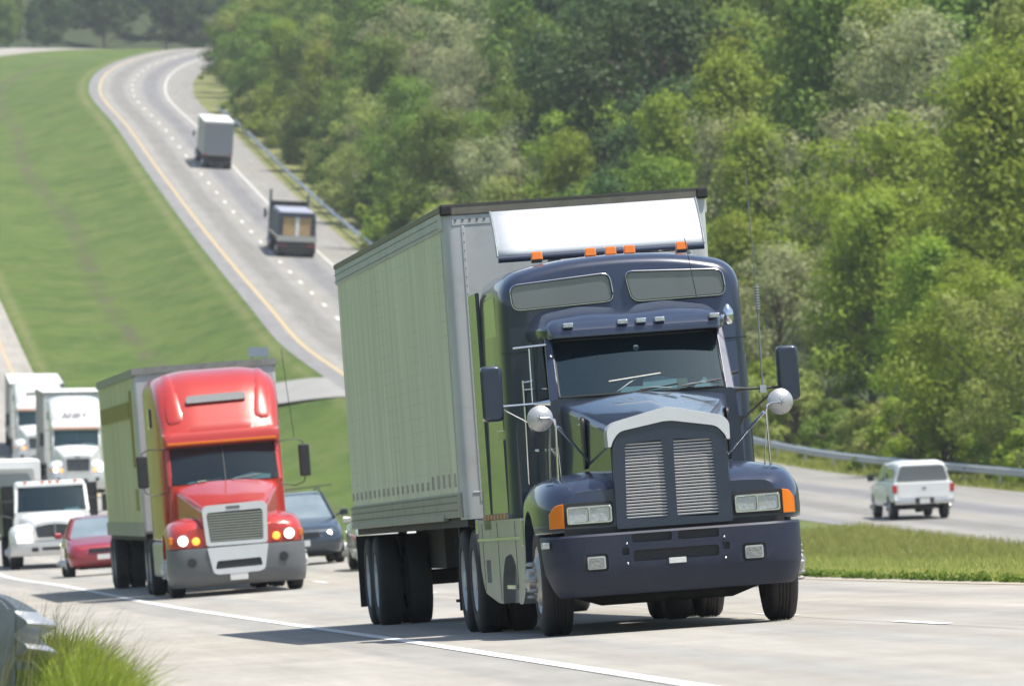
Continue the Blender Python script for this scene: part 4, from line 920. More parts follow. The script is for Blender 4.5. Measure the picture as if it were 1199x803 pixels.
# ------------------------------------------------------------------ white medium-duty lorry with a black body
def medium_truck():
    T = empty('flatbed_truck', 'white bull-nosed medium truck with a black body behind its cab and one lit headlight', 'truck'); P = M['white']
    MB().loft([ring(rpoly([(-xb,.75),(-xs,zs),(-xs*.4,zp),(xs*.4,zp),(xs,zs),(xb,.75)], [.02,.2,.2,.2,.2,.02], 4), y) for y, xb, xs, zs, zp in ((.12,.62,.55,1.28,1.36),(.4,.66,.62,1.36,1.45),(1.0,.74,.74,1.45,1.54),(1.7,.88,.86,1.54,1.63))]).build('hood', P, T, smooth=50)
    for s in (-1, 1):
        f = MB().loft([[(s*p[0], y, p[1]) for p in rpoly([(.5,zb),(.5,zi),(xo-.1,zo),(xo,zo-.2),(xo,zb)], [.01,.12,.16,.14,.02], 4)] for y, xo, zi, zo, zb in ((.10,1.0,1.12,1.05,.7),(.25,1.12,1.26,1.18,.7),(.6,1.18,1.34,1.25,.7),(1.1,1.19,1.34,1.24,.65),(1.6,1.17,1.25,1.15,.5))]).build('fender', P, T, smooth=45)
        c = MB().lathe([(.0,s*.66),(.6,s*.66),(.6,s*1.6),(.0,s*1.6)], (0,1.15,.50), 'x', 28).build('c', P); cut(f, [c], 38)
        h = MB().loft([[(s*p[0], y, p[1]) for p in rpoly([(.70,.83),(.68,1.0),(.85,1.12),(1.0,1.0),(.98,.85)], .04)] for y in (-.01,.14)]).build('headlight', M['lamp_on'] if s < 0 else M['clear_lens'], T, smooth=40, bevel=.01)
        wheel(T, s*1.17, 1.15, .50, .27, s, 'rim_white', n=30)
        m = MB().loft([ring(rpoly([(s*1.40-.09,1.55),(s*1.40-.09,2.05),(s*1.40+.09,2.05),(s*1.40+.09,1.55)], .04), y) for y in (1.8,1.95)]).build('mirror', M['black'], T, smooth=35, bevel=.02)
        MB().tube([(s*.95,1.9,1.95),(s*1.38,1.88,1.95)], .012, 6).build('mirror_arm', M['black'], m); MB().tube([(s*.95,1.9,1.45),(s*1.38,1.88,1.58)], .012, 6).build('mirror_arm', M['black'], m)
        for o_ in (6.6,): wheel(T, s*1.22, o_, .50, .26, s, 'rim_white', dual=True, n=28); wheel(T, s*.92, o_, .50, .26, s, 'rim_white', n=20)
    go = rpoly([(-.50,.86),(-.56,1.22),(-.2,1.30),(.2,1.30),(.56,1.22),(.50,.86)], [.05,.06,.1,.1,.06,.05])
    g = MB()
    for i in range(15): g.box(-.47+i*.065,-.455+i*.065,.05,.08,.90,1.24)
    g = g.build('grille', M['steel_dark'], T)
    MB().plate(go, [], .085, .12).build('mesh_backing', M['black'], g)
    MB().plate(go, [[(p[0]*.92, 1.07+(p[1]-1.07)*.86) for p in go]], .05, .12).build('grille_frame', P, g, bevel=.01)
    MB().box(-.012,.012,.03,.06,.88,1.32).build('badge', M['chrome'], g)
    bp = MB().loft([[(-1.17,.5,z),(-1.15,.2+o,z),(-1.0,.05+o,z),(-.6,-.02+o,z),(.6,-.02+o,z),(1.0,.05+o,z),(1.15,.2+o,z),(1.17,.5,z),(1.05,.5,z),(.9,.2,z),(-.9,.2,z),(-1.05,.5,z)] for z, o in ((.76,.0),(.55,.0),(.42,.05),(.38,.1))]).build('bumper', M['silver'], T, smooth=35)
    MB().box(-.35,.35,-.028,-.018,.53,.62).box(-.62,-.45,-.028,-.018,.5,.62).box(.45,.62,-.028,-.018,.5,.62).build('air_slot', M['black'], bp)
    lo = MB().loft([ring(rpoly([(-1.0,.75),(-1.0,1.4),(-.95,1.62),(.95,1.62),(1.0,1.4),(1.0,.75)], .05), y) for y in (1.65,3.1)]).build('cab', P, T, smooth=38)
    ws = MB().grid([[((.90-.04*t)*q, 1.72+.5*t-.08*(1-q*q), 1.63+.70*t) for q in np.linspace(-1,1,9)] for t in np.linspace(0,1,5)]).build('windshield', M['glass'], T, smooth=60)
    for s in (-1, 1):
        p = MB()
        p.loft([[(s*.98,1.75,1.6),(s*.89,1.70,1.6),(s*.89,1.78,1.6),(s*.98,1.83,1.6)], [(s*.93,2.24,2.36),(s*.85,2.2,2.36),(s*.85,2.28,2.36),(s*.93,2.32,2.36)]]); p.box(min(s*.88,s*.94), max(s*.88,s*.94), 2.9, 3.1, 1.6, 2.38).box(min(s*.87,s*.935), max(s*.87,s*.935), 2.2, 3.0, 2.29, 2.37)
        MB().add([(s*.965,1.85,1.65),(s*.965,2.9,1.65),(s*.925,2.9,2.3),(s*.925,2.3,2.3)], [(0,1,2,3)]).build('side_window', M['glass_dark'], T)
        p.build('door_pillar', P, lo, bevel=.01)
    rf = MB().loft([ring(rpoly([(-h,2.33),(-h+.05,zt),(h-.05,zt),(h,2.33)], [.02,.08,.08,.02]), y) for y, h, zt in ((2.14,.87,2.40),(2.3,.93,2.47),(3.1,.95,2.50))]).build('cab_roof', P, T, smooth=40)
    for x in (-.65,-.2,0,.2,.65): MB().box(x-.05,x+.05,2.18,2.28,2.44,2.49).build('roof_marker', M['amber'], rf, bevel=.01)
    MB().box(-.9,.9,1.8,2.2,1.4,1.60).box(-.9,.9,3.0,3.06,1.2,1.7).build('dashboard', M['inside'], T)
    for x in (-.45,.45): MB().box(x-.24,x+.24,2.7,2.8,1.2,2.05).build('seat', M['seat'], T, bevel=.03)
    MB().add([(.3,1.85,1.62),(.75,1.85,1.62),(.7,2.0,1.70),(.35,2.0,1.68)], [(0,1,2,3)]).build('papers', M['paper'], T)
    b = MB().box(-1.25,1.25,3.25,3.37,1.0,2.40).box(-1.25,1.25,3.25,9.0,.95,1.10)
    for s in (-1, 1): b.box(min(s*1.18,s*1.25), max(s*1.18,s*1.25), 3.25, 9.0, 1.1, 2.35)
    b.build('body', M['black'], T, bevel=.02)
    MB().box(-.45,.45,.3,8.5,.5,.85).build('chassis', M['chassis'], T)
    return T
Tm = medium_truck(); place(Tm, -12.20, 229.0, -.088, L=7); Tm.matrix_world = Tm.matrix_world @ Matrix.Diagonal((1.04,1,.94,1))

# ------------------------------------------------------------------ box truck body just behind it at the left edge
def cabover():
    T = empty('delivery_van', 'low cream delivery van at the left edge, behind the white medium truck', 'van')
    P = M['beige']
    MB().box(-1.2,1.2,1.2,6.6,.75,2.55).build('cargo_box', M['roofw'], T, smooth=30, bevel=.04)
    MB().loft([ring(rpoly([(-1.0,.6),(-1.02,1.5),(-.95,2.3),(.95,2.3),(1.02,1.5),(1.0,.6)], [.05,.2,.1,.1,.2,.05]), y) for y in (.15,.3,1.25)]).build('cab', P, T, smooth=40)
    MB().grid([[((.9-.03*t)*q, .13+.03*t-.05*(1-q*q), 1.45+.70*t) for q in np.linspace(-1,1,7)] for t in (0,.5,1)]).build('windshield', M['glass_dark'], T, smooth=60)
    for s in (-1, 1):
        wheel(T, s*1.02, .9, .42, .24, s, 'rim_white', n=24); wheel(T, s*1.08, 6.2, .42, .24, s, 'rim_white', n=24)
        m = MB().box(min(s*1.2,s*1.36), max(s*1.2,s*1.36), .5,.6,1.5,2.0).build('mirror', M['black'], T, bevel=.03); MB().tube([(s*1.0,.5,1.9),(s*1.28,.55,1.9)], .012, 5).build('mirror_arm', M['black'], m)
        MB().box(min(s*.6,s*.9), max(s*.6,s*.9), .09,.16,.75,.95).build('headlight', M['clear_lens'], T, bevel=.01)
    MB().box(-1.05,1.05,.02,.14,.42,.66).build('bumper', M['bump_grey'], T, bevel=.03)
    MB().box(-.5,.5,.08,.15,.75,.95).build('grille', M['black'], T)
    return T
Tc = cabover(); place(Tc, LX(272)+1.15, 276.0, -.084, L=6)

# ------------------------------------------------------------------ cars
def car(name, label, cat, P, spec, W=.88, L=4.6, H=1.43, wag=False, lit=True, wr=.32):
    """y=0 is the end that faces the camera (the nose)"""
    T = empty(name, label, cat)
    sec = [(.0,W*.72,.34,.62),(.08,W*.86,.26,.70),(.30,W*.95,.22,.76),(.9,W,.20,.86),(1.35,W,.20,.93),(2.2,W*1.01,.2,.95),(3.4,W*1.01,.2,.96),(L-.5,W*.97,.24,.98 if not wag else 1.0),(L-.1,W*.9,.3,.94),(L,W*.82,.4,.86)]
    body = MB().loft([ring(rpoly([(-hw*.92,zb),(-hw,.42),(-hw,zt-.16),(-hw*.86,zt),(0,zt+.03),(hw*.86,zt),(hw,zt-.16),(hw,.42),(hw*.92,zb)], [.05,.1,.1,.1,.3,.1,.1,.1,.05], 4), y) for y, hw, zb, zt in sec]).build('body', P, T, smooth=50)
    ax = (.85, L-.95); cs = []
    for y in ax:
        for s in (-1, 1): cs.append(MB().lathe([(.0,s*(W-.26)),(wr+.05,s*(W-.26)),(wr+.05,s*(W+.2)),(.0,s*(W+.2))], (0,y,wr), 'x', 28).build('c', P))
    cut(body, cs, 45)
    yb = 1.30; yr = 2.0; ye = 3.2 if not wag else L-.7; yt = L-.55 if not wag else L-.12
    hw1 = W*.86; hw2 = W*.66
    # glasshouse as separate panes between pillars
    MB().grid([[((hw1*.96+(hw2*.98-hw1*.96)*t)*q, yb+(yr-yb)*t-.07*(1-q*q), .92+(H-.06-.92)*t) for q in np.linspace(-1,1,9)] for t in np.linspace(0,1,5)]).build('windshield', M['glass_car'], T, smooth=60)
    MB().grid([[((hw1*.96+(hw2*.98-hw1*.96)*t)*q, yt+(ye-yt)*t+.05*(1-q*q), .94+(H-.06-.94)*t) for q in np.linspace(-1,1,9)] for t in np.linspace(0,1,5)]).build('rear_window', M['glass_car'], T, smooth=60)
    rf = MB().loft([ring(rpoly([(-hw2*k,H-.085),(-hw2*k*.85,H-d),(hw2*k*.85,H-d),(hw2*k,H-.085)], .04), y) for y, k, d in ((yr-.04,1.0,.05),(yr+.25,1.05,.01),((yr+ye)/2,1.07,0),(ye-.2,1.05,.01),(ye+.05,1.0,.04))]).build('roof', P, T, smooth=45)
    for s in (-1, 1):
        p = MB()
        p.tube([(s*hw1,yb-.02,.91),(s*hw2,yr,H-.06)], .035, 6); p.tube([(s*hw1,yt+.02,.93),(s*hw2,ye,H-.06)], .045, 6); p.tube([(s*hw2,yr,H-.06),(s*hw2*1.04,(yr+ye)/2,H-.06),(s*hw2,ye,H-.06)], .03, 6); p.tube([(s*hw1,(yb+yt)/2,.93),(s*hw2*1.04,(yr+ye)/2,H-.06)], .03, 6)
        p.build('window_pillar', P, rf, smooth=60)
        MB().add([(s*hw1,yb+.1,.93),(s*hw1,yt-.1,.94),(s*hw2*1.02,ye-.03,H-.08),(s*hw2*1.02,yr+.03,H-.08)], [(0,1,2,3)]).build('side_window', M['glass_dark'], T)
        m = MB().loft([[(s*(W+.02),1.45,.93),(s*(W+.20),1.42,.93),(s*(W+.20),1.42,1.07),(s*(W+.02),1.45,1.06)],[(s*(W+.02),1.56,.93),(s*(W+.18),1.55,.94),(s*(W+.18),1.55,1.06),(s*(W+.02),1.56,1.05)]]).build('mirror', P, T, smooth=40, bevel=.03)
        MB().tube([(s*(W-.06),1.5,.95),(s*(W+.05),1.5,.98)], .02, 6).build('mirror_arm', M['black'], m)
        x0, x1 = (W*.42, W*.80)
        h = MB().loft([[(s*x0,y0_,.545),(s*x1,y0_+.10,.56),(s*x1,y0_+.11,.66),(s*x0,y0_+.02,.645)] for y0_ in (-.01,.05)]).build('headlight', M['clear_lens'], T, smooth=40, bevel=.012)
        if lit: MB().lathe([(.0,-.02),(.05,-.015),(.055,.01)], (s*(x0*.45+x1*.55),.025,.605), 'y', 14).build('bulb', M['lamp_on'], h)
        for y in ax: wheel(T, s*(W-.01), y, wr, .21, s, 'rim_white', n=24)
    lamp_plate(T, 'grille', M['black'], 0, .60, W*.78, .10, -.015, .02, .03); 
    lamp_plate(T, 'lower_intake', M['black'], 0, .36, W*1.1, .12, .02, .06, .04)
    lamp_plate(T, 'licence_plate', M['plate'], 0, .44, .3, .12, -.012, .05, .01)
    MB().box(-W*.8,W*.8,1.5,L-.8,.5,.90).build('cabin_trim', M['inside'], T)
    for x in (-.36,.36): MB().box(x-.22,x+.22,2.3,2.42,.7,1.22).build('seat', M['seat'], T, bevel=.04)
    MB().box(-W*.6,W*.6,.3,L-.3,.16,.3).build('chassis', M['chassis'], T)
    if spec == 'rack':
        for s in (-1, 1): MB().tube([(s*hw2*.95,yr+.1,H-.03),(s*hw2*.98,yr+.3,H+.05),(s*hw2*.98,ye-.2,H+.05),(s*hw2*.95,ye,H-.03)], .015, 6).build('roof_rail', M['black'], T)
        MB().tube([(-hw2*1.0,2.5,H+.05),(hw2*1.45,2.5,H+.10)], .012, 6).build('roof_bar', M['black'], T)
    return T
M['glass_car'] = mat('car_windscreen', (.20,.25,.27), .10, .1, 1, spec=.9, var=.5, vscale=1.8)
c1 = car('car', 'maroon red sedan in front of the white medium truck, beside the red semi', 'car', M['carred'], '', lit=False); place(c1, -9.62, 202.0, -.09, L=4)
c2 = car('station_wagon', 'dark blue wagon with roof bar beside the red truck on the inner lane', 'car', M['darkblue'], 'rack', W=.91, wag=True, H=1.46); place(c2, -4.36, 180.0, -.088, L=4); c2.matrix_world = c2.matrix_world @ Matrix.Diagonal((1,1,1.06,1))
c3 = car('car', 'pale silver car mostly hidden behind the trailer wheels of the blue truck', 'car', M['beige'], '', W=.90); place(c3, -2.02, 165.5, -.086, L=4)

# ------------------------------------------------------------------ white pickup with a cap, driving away
def pickup():
    T = empty('pickup_truck', 'white pickup with a matching cap over its bed, driving away beside the guardrail', 'pickup truck'); P = M['white']; W = .96
    body = MB().loft([ring(rpoly([(-hw,zb),(-hw-.02,.75),(-hw+.03,zt),(hw-.03,zt),(hw+.02,.75),(hw,zb)], [.05,.15,.08,.08,.15,.05], 4), y) for y, hw, zb, zt in ((.0,W*.97,.62,1.17),(.06,W,.60,1.19),(2.2,W,.5,1.2),(2.3,W,.42,1.2),(3.9,W,.42,1.18),(4.2,W*.99,.45,1.12),(5.2,W*.94,.5,1.04),(5.35,W*.85,.55,.9))]).build('body', P, T, smooth=45)
    cs = [MB().lathe([(.0,s*(W-.30)),(.43,s*(W-.30)),(.43,s*(W+.2)),(.0,s*(W+.2))], (0,y,.38), 'x', 28).build('c', P) for y in (1.15,4.4) for s in (-1,1)]
    cut(body, cs, 45)
    MB().loft([ring(rpoly([(-hb,1.19),(-ht,zt-.06),(-ht*.8,zt),(ht*.8,zt),(ht,zt-.06),(hb,1.19)], [.02,.08,.1,.1,.08,.02], 4), y) for y, hb, ht, zt in ((.22,W*.93,W*.74,1.74),(.36,W*.95,W*.77,1.83),(1.2,W*.95,W*.79,1.86),(2.15,W*.95,W*.79,1.84))]).build('bed_cap', M['white'], T, smooth=45)
    MB().loft([ring(rpoly([(-W*.93,1.18),(-ht,zt-.06),(-ht*.8,zt),(ht*.8,zt),(ht,zt-.06),(W*.93,1.18)], [.02,.08,.1,.1,.08,.02], 4), y) for y, ht, zt in ((2.25,W*.76,1.76),(2.5,W*.77,1.79),(3.4,W*.76,1.78),(3.75,W*.80,1.5),(4.1,W*.85,1.22))]).build('cab', P, T, smooth=45)
    MB().plate(rpoly([(-.82,1.235),(-.68,1.70),(.68,1.70),(.82,1.235)], .06), [], .16, .21).build('rear_window', M['glass_dark'], T, smooth=35, bevel=.01)
    for s in (-1, 1):
        MB().box(min(s*.915,s*.93), max(s*.915,s*.93), .5,2.0,1.27,1.62).build('cap_window', M['glass_dark'], T).matrix_local = Matrix.Translation((-s*.05,0,0))
        MB().add([(s*.905,2.4,1.22),(s*.905,3.8,1.22),(s*.76,3.3,1.70),(s*.755,2.45,1.72)], [(0,1,2,3)]).build('side_window', M['glass_dark'], T)
        t = MB().box(min(s*.84,s*.985), max(s*.84,s*.985), -.015,.12,.86,1.12).build('tail_light', M['redlens'], T, bevel=.02)
        for y in (1.15,4.4): wheel(T, s*(W-.02), y, .37, .26, s, 'rim', n=28)
        m = MB().box(min(s*1.02,s*1.22), max(s*1.02,s*1.22), 3.6,3.7,1.2,1.42).build('mirror', M['black'], T, bevel=.03); MB().tube([(s*.93,3.65,1.22),(s*1.05,3.65,1.28)], .02, 5).build('mirror_arm', M['black'], m)
    g = MB().plate(rpoly([(-.80,.72),(-.80,1.16),(.80,1.16),(.80,.72)], .02), [], -.018, .01).build('tailgate', P, T, smooth=35, bevel=.008)
    lamp_plate(g, 'handle', M['steel_dark'], .02, 1.0, .14, .06, -.03, -.017)
    MB().box(-.95,.95,-.16,-.02,.50,.64).build('bumper', M['chrome'], T, bevel=.02)
    MB().box(-.30,.30,-.175,-.15,.52,.70).build('bumper_step', M['black'], T)
    lamp_plate(T, 'licence_plate', M['plate'], 0, .60, .32, .16, -.195, -.18, .01)
    MB().box(-.45,.45,.2,5.0,.34,.6).tube([(-.8,1.15,.37),(.8,1.15,.37)], .06, 8).lathe([(.0,-.14),(.16,-.1),(.16,.1),(.0,.14)], (0,1.15,.37), 'x', 16).build('chassis', M['chassis'], T)
    return T
Tp = pickup(); place(Tp, 13.05, 270.0, -.112, L=4)

# ------------------------------------------------------------------ far box lorry and the loaded flatbed, both climbing away
def far_box():
    T = empty('semi_truck', 'white-roofed box semi climbing the far hill, higher of the two distant trucks', 'semi truck')
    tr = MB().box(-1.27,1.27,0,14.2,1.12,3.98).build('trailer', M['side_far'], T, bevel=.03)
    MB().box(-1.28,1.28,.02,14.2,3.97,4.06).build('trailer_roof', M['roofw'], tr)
    MB().box(-1.24,1.24,-.04,.0,1.2,3.9).build('rear_door', M['shaded_door'], tr)
    MB().box(-1.2,1.2,-.02,.1,.5,.62).box(-.8,-.7,0,.1,.5,1.15).box(.7,.8,0,.1,.5,1.15).build('rear_bar', M['chassis'], tr)
    for s in (-1, 1): MB().box(min(s*.9,s*1.15), max(s*.9,s*1.15), -.06,-.02,1.15,1.25).build('tail_light', M['redlens'], tr)
    MB().box(-.6,.6,.3,19.0,.6,1.12).box(-1.2,1.2,.3,3.4,.6,1.12).build('chassis', M['chassis'], T)
    MB().loft([ring(rpoly([(-1.15,1.0),(-1.12,3.6),(1.12,3.6),(1.15,1.0)], .12), y) for y in (15.0,17.4)]).loft([ring(rpoly([(-1.0,.9),(-.9,2.0),(.9,2.0),(1.0,.9)], .12), y) for y in (17.4,20.0)]).build('cab', M['white'], T, smooth=40)
    for s in (-1, 1):
        for y in (.9,2.2,14.6,15.9): wheel(T, s*1.22, y, .51, .3, s, 'rim_white', n=20); wheel(T, s*.9, y, .51, .27, s, 'rim_white', n=16)
        wheel(T, s*1.18, 18.9, .51, .3, s, 'rim_white', n=20)
        m = MB().box(min(s*1.38,s*1.55), max(s*1.38,s*1.55), 17.6,17.7,2.0,2.5).build('mirror', M['black'], T); MB().tube([(s*1.0,17.65,2.3),(s*1.4,17.65,2.3)], .03, 5).build('mirror_arm', M['black'], m)
    return T
Tb = far_box(); place(Tb, RX(757)+1.85, 757.0, -.075, L=15); Tb.matrix_world = Tb.matrix_world @ Matrix.Diagonal((1.04,1,1.04,1))
def far_flatbed():
    T = empty('flatbed_truck', 'dark flatbed semi loaded with tarp-covered lumber, climbing nearest on the far hill', 'semi truck')
    tr = MB().box(-1.27,1.27,0,13.0,1.0,1.32).build('trailer', M['chassis'], T, bevel=.02)
    MB().box(-1.3,1.3,-.05,12.9,1.30,1.40).build('deck', M['beige'], tr)
    MB().box(-1.3,1.3,-.08,-.02,1.02,1.32).build('rear_sill', M['beige'], tr)
    MB().box(-1.25,1.25,-.06,.1,.30,.95).build('rear_bar', M['chassis'], tr)
    for s in (-1, 1):
        MB().box(min(s*.7,s*1.2), max(s*.7,s*1.2), -.09,-.06,.72,.80).build('tail_light', M['carred'], tr)
        for y in (1.0,2.3,12.6,13.9): wheel(T, s*1.22, y, .51, .3, s, 'rim', n=20); wheel(T, s*.9, y, .51, .27, s, 'rim', n=16)
        wheel(T, s*1.18, 17.0, .51, .3, s, 'rim', n=20)
        wheel_m = MB().box(min(s*1.38,s*1.56), max(s*1.38,s*1.56), 15.9,16.0,2.0,2.6).build('mirror', M['black'], T); MB().tube([(s*1.0,15.95,2.3),(s*1.4,15.95,2.3)], .03, 5).build('mirror_arm', M['black'], wheel_m)
    MB().box(-.6,.6,3,17.5,.5,1.0).build('chassis', M['chassis'], T)
    MB().loft([ring(rpoly([(-1.12,1.0),(-1.1,2.9),(1.1,2.9),(1.12,1.0)], .12), y) for y in (13.4,16.2)]).loft([ring(rpoly([(-.95,.9),(-.85,1.95),(.85,1.95),(.95,.9)], .12), y) for y in (16.2,18.2)]).build('cab', M['darkblue'], T, smooth=40)
    MB().tube([(-1.25,13.1,1.0),(-1.25,13.1,4.0)], .10, 8).build('exhaust_stack', M['steel_dark'], T); MB().tube([(1.25,13.1,1.0),(1.25,13.1,3.7)], .10, 8).build('exhaust_stack', M['steel_dark'], T)
    MB().box(-1.2,1.2,12.9,13.05,1.3,3.25).build('headboard', M['black'], T)
    return T
Tf = far_flatbed(); place(Tf, RX(600)+1.35, 602.0, -.072, L=13); Tf.matrix_world = Tf.matrix_world @ Matrix.Diagonal((1.08,1,1.08,1))
def cargo():
    o = empty('lumber_load', 'tan lumber stacks under a grey tarp on the far flatbed truck', 'cargo')
    MB().box(-.92,-.12,.12,11.8,1.42,2.62).build('lumber_stack', M['wood'], o); MB().box(.16,.92,.12,11.8,1.42,2.62).build('lumber_stack', M['wood'], o)
    MB().box(-.10,.14,.10,11.8,1.42,2.60).build('wrapped_bundle', M['roofw'], o)
    t = MB().loft([ring([(-1.25,1.42),(-1.20,2.78),(-1.05,2.90),(1.05,2.90),(1.20,2.78),(1.25,1.42),(.98,1.42),(.94,2.60),(-.94,2.60),(-.98,1.42)], y) for y in (.05,12.0)]).build('tarp', M['tarp_dark'], o, smooth=30)
    MB().box(-1.08,1.08,.06,12.0,2.902,2.93).build('tarp_top', M['tarp'], t)
    return o
Cg = cargo(); Cg.matrix_world = Tf.matrix_world.copy()
# ------------------------------------------------------------------ guardrails
WP = [(.083*(.5-.5*math.cos(2*math.pi*max(0,min(1,(k/24*2)%1.0 if k < 24 else 1)))), .31*k/24) for k in range(25)]
def guardrail(name, label, path, h, sgn, posts, mtl, end=None, group='steel guardrails'):
    """path: list of (X,Y); profile bulges to sgn*X"""
    T = empty(name, label, 'guardrail')
    rings = []
    n = len(path)
    for i, (X, Y) in enumerate(path):
        a = path[max(0,i-1)]; b = path[min(n-1,i+1)]; d = Vector((b[0]-a[0], b[1]-a[1])).normalized(); nx, ny = d.y*sgn, -d.x*sgn
        z = ground(X, Y)+h
        pr = [(X+nx*p[0], Y+ny*p[0], z-.31+p[1]) for p in WP]; bk = [(X+nx*(p[0]-.006), Y+ny*(p[0]-.006), z-.31+p[1]) for p in reversed(WP)]
        rings.append(pr+bk)
    mb = MB().loft(rings)
    mb.build('rail', mtl, T, smooth=50)
    k = 0
    for (X, Y, d) in posts:
        z = ground(X, Y); ox = -sgn*.17
        p = MB().box(X+ox-.045,X+ox+.045,Y-.075,Y-.068,z-.2,z+h+.02).box(X+ox-.045,X+ox+.045,Y+.068,Y+.075,z-.2,z+h+.02).box(X+ox-.004,X+ox+.004,Y-.068,Y+.068,z-.2,z+h+.02)
        p.build('post', mtl, T)
        MB().box(min(X+ox+.05*sgn,X-.008*sgn), max(X+ox+.05*sgn,X-.008*sgn), Y-.06,Y+.06,z+h-.33,z+h+.01).build('spacer_block', mtl, T)
    return T
# near left, its flared end facing the camera
def near_rail():
    off = lambda Y: LX(Y)-3.83
    path = [(off(Y), Y) for Y in np.arange(48.6, 120, 1.9)]
    T = guardrail('guardrail', 'weathered grey guardrail with a bent flared end in the tall grass, bottom left', path, .685, 1, [(off(Y)-.0, Y, 0) for Y in np.arange(48.9, 119, 1.9)], M['steel_dark'])
    # flared terminal
    m = MB(); rings = []
    for i in range(13):
        t = i/12; a = t*1.05; rr = .24
        Y = 48.62-rr*math.sin(a); X = off(48.6)-rr*(1-math.cos(a))
        nx, ny = math.cos(a*.75), -math.sin(a*.75)
        z = ground(off(48.6), 48.6)+.685; sc = 1-.10*t; zz = z-.31*(1+sc)/2+.0
        rings.append([(X+nx*p[0]*1.3, Y+ny*p[0]*1.3, zz+p[1]*sc+.03*t) for p in WP]+[(X+nx*(p[0]-.008)*1.3, Y+ny*(p[0]-.008)*1.3, zz+p[1]*sc+.03*t) for p in reversed(WP)])
    m.loft(rings).build('flared_end', M['steel'], T, smooth=50)
near_rail()
ro = lambda Y: RX(Y)+7.55
guardrail('guardrail', 'long galvanised guardrail along the outer edge of the climbing road below the trees', [(ro(Y), Y) for Y in np.arange(225, 886, 3.8)], .76, -1, [(ro(Y)+.0, Y, 0) for Y in np.arange(226, 886, 7.6)][:100], M['steel'])

# ------------------------------------------------------------------ small road signs
def sign(X, Y, w, h, zc, mtl, label, lines=False):
    z = ground(X, Y); T = empty('road_sign', label, 'road sign'); T.location = (X, Y, z)
    MB().plate(rpoly([(-w/2,zc-h/2),(w/2,zc-h/2),(w/2,zc+h/2),(-w/2,zc+h/2)], .05), [], -.03, 0).build('sign_panel', mtl, T, smooth=35)
    for s in (-1, 1): MB().box(s*w*.3-.04,s*w*.3+.04,.0,.06,-.2,zc+h/2-.02).build('post', M['steel_dark'], T)
    if lines:
        m = MB()
        for q in (-.2,.05,.3): m.box(-w*.33,w*.30,-.036,-.031,zc+q*h-.03,zc+q*h+.05)
        m.build('faded_text', M['signback'], T)
sign(-27.4, 872, 1.5, 1.05, 2.5, M['signpale'], 'small pale roadside sign at the start of the far guardrail, against the trees', False)
sign(-13.1, 441, 1.05, .5, 1.95, M['signback'], 'low grey-blue sign in the median just above the red truck trailer')

# ------------------------------------------------------------------ foliage
def leaf_mat(name, a, b, trans=.35):
    m = bpy.data.materials.new(name); m.use_nodes = True; nt = m.node_tree; nt.nodes.clear(); L = nt.links.new
    out = N(nt, 'ShaderNodeOutputMaterial'); df = N(nt, 'ShaderNodeBsdfDiffuse'); tl = N(nt, 'ShaderNodeBsdfTranslucent'); gl = N(nt, 'ShaderNodeBsdfGlossy'); gl.inputs['Roughness'].default_value = .45
    oi = N(nt, 'ShaderNodeObjectInfo'); tc = N(nt, 'ShaderNodeTexCoord')
    nz = N(nt, 'ShaderNodeTexNoise'); nz.inputs['Scale'].default_value = .45; nz.inputs['Detail'].default_value = 5; nz.inputs['Roughness'].default_value = .7; L(tc.outputs['Object'], nz.inputs['Vector'])
    mr = N(nt, 'ShaderNodeMapRange'); mr.inputs[1].default_value = .3; mr.inputs[2].default_value = .7; L(nz.outputs['Fac'], mr.inputs[0])
    mx = N(nt, 'ShaderNodeMix'); mx.data_type = 'RGBA'; mx.inputs[6].default_value = (*a, 1); mx.inputs[7].default_value = (*b, 1); L(mr.outputs[0], mx.inputs[0])
    hs = N(nt, 'ShaderNodeHueSaturation'); L(mx.outputs[2], hs.inputs['Color'])
    h = N(nt, 'ShaderNodeMapRange'); h.inputs[3].default_value = .482; h.inputs[4].default_value = .512; L(oi.outputs['Random'], h.inputs[0]); L(h.outputs[0], hs.inputs['Hue'])
    v = N(nt, 'ShaderNodeMapRange'); v.inputs[3].default_value = .80; v.inputs[4].default_value = 1.2; L(oi.outputs['Random'], v.inputs[0]); L(v.outputs[0], hs.inputs['Value'])
    L(hs.outputs[0], df.inputs[0]); L(hs.outputs[0], tl.inputs[0])
    m1 = N(nt, 'ShaderNodeMixShader'); m1.inputs[0].default_value = trans; L(df.outputs[0], m1.inputs[1]); L(tl.outputs[0], m1.inputs[2])
    m2 = N(nt, 'ShaderNodeMixShader'); m2.inputs[0].default_value = .012; L(m1.outputs[0], m2.inputs[1]); L(gl.outputs[0], m2.inputs[2]); L(m2.outputs[0], out.inputs[0])
    return m
LM = {
 'mid':   leaf_mat('leaves_mid_green', (.105,.175,.026), (.200,.290,.052), .45),
 'bright':leaf_mat('leaves_fresh_green', (.180,.265,.026), (.320,.410,.056), .5),
 'olive': leaf_mat('leaves_olive', (.220,.265,.062), (.350,.400,.110), .48),
 'pale':  leaf_mat('leaves_pale_blossom', (.25,.280,.12), (.42,.45,.24), .48),
 'dark':  leaf_mat('leaves_dark_green', (.044,.088,.030), (.085,.145,.048), .32),
}
M['bark'] = mat('bark', (.115,.095,.075), .9, var=.3, vscale=4)
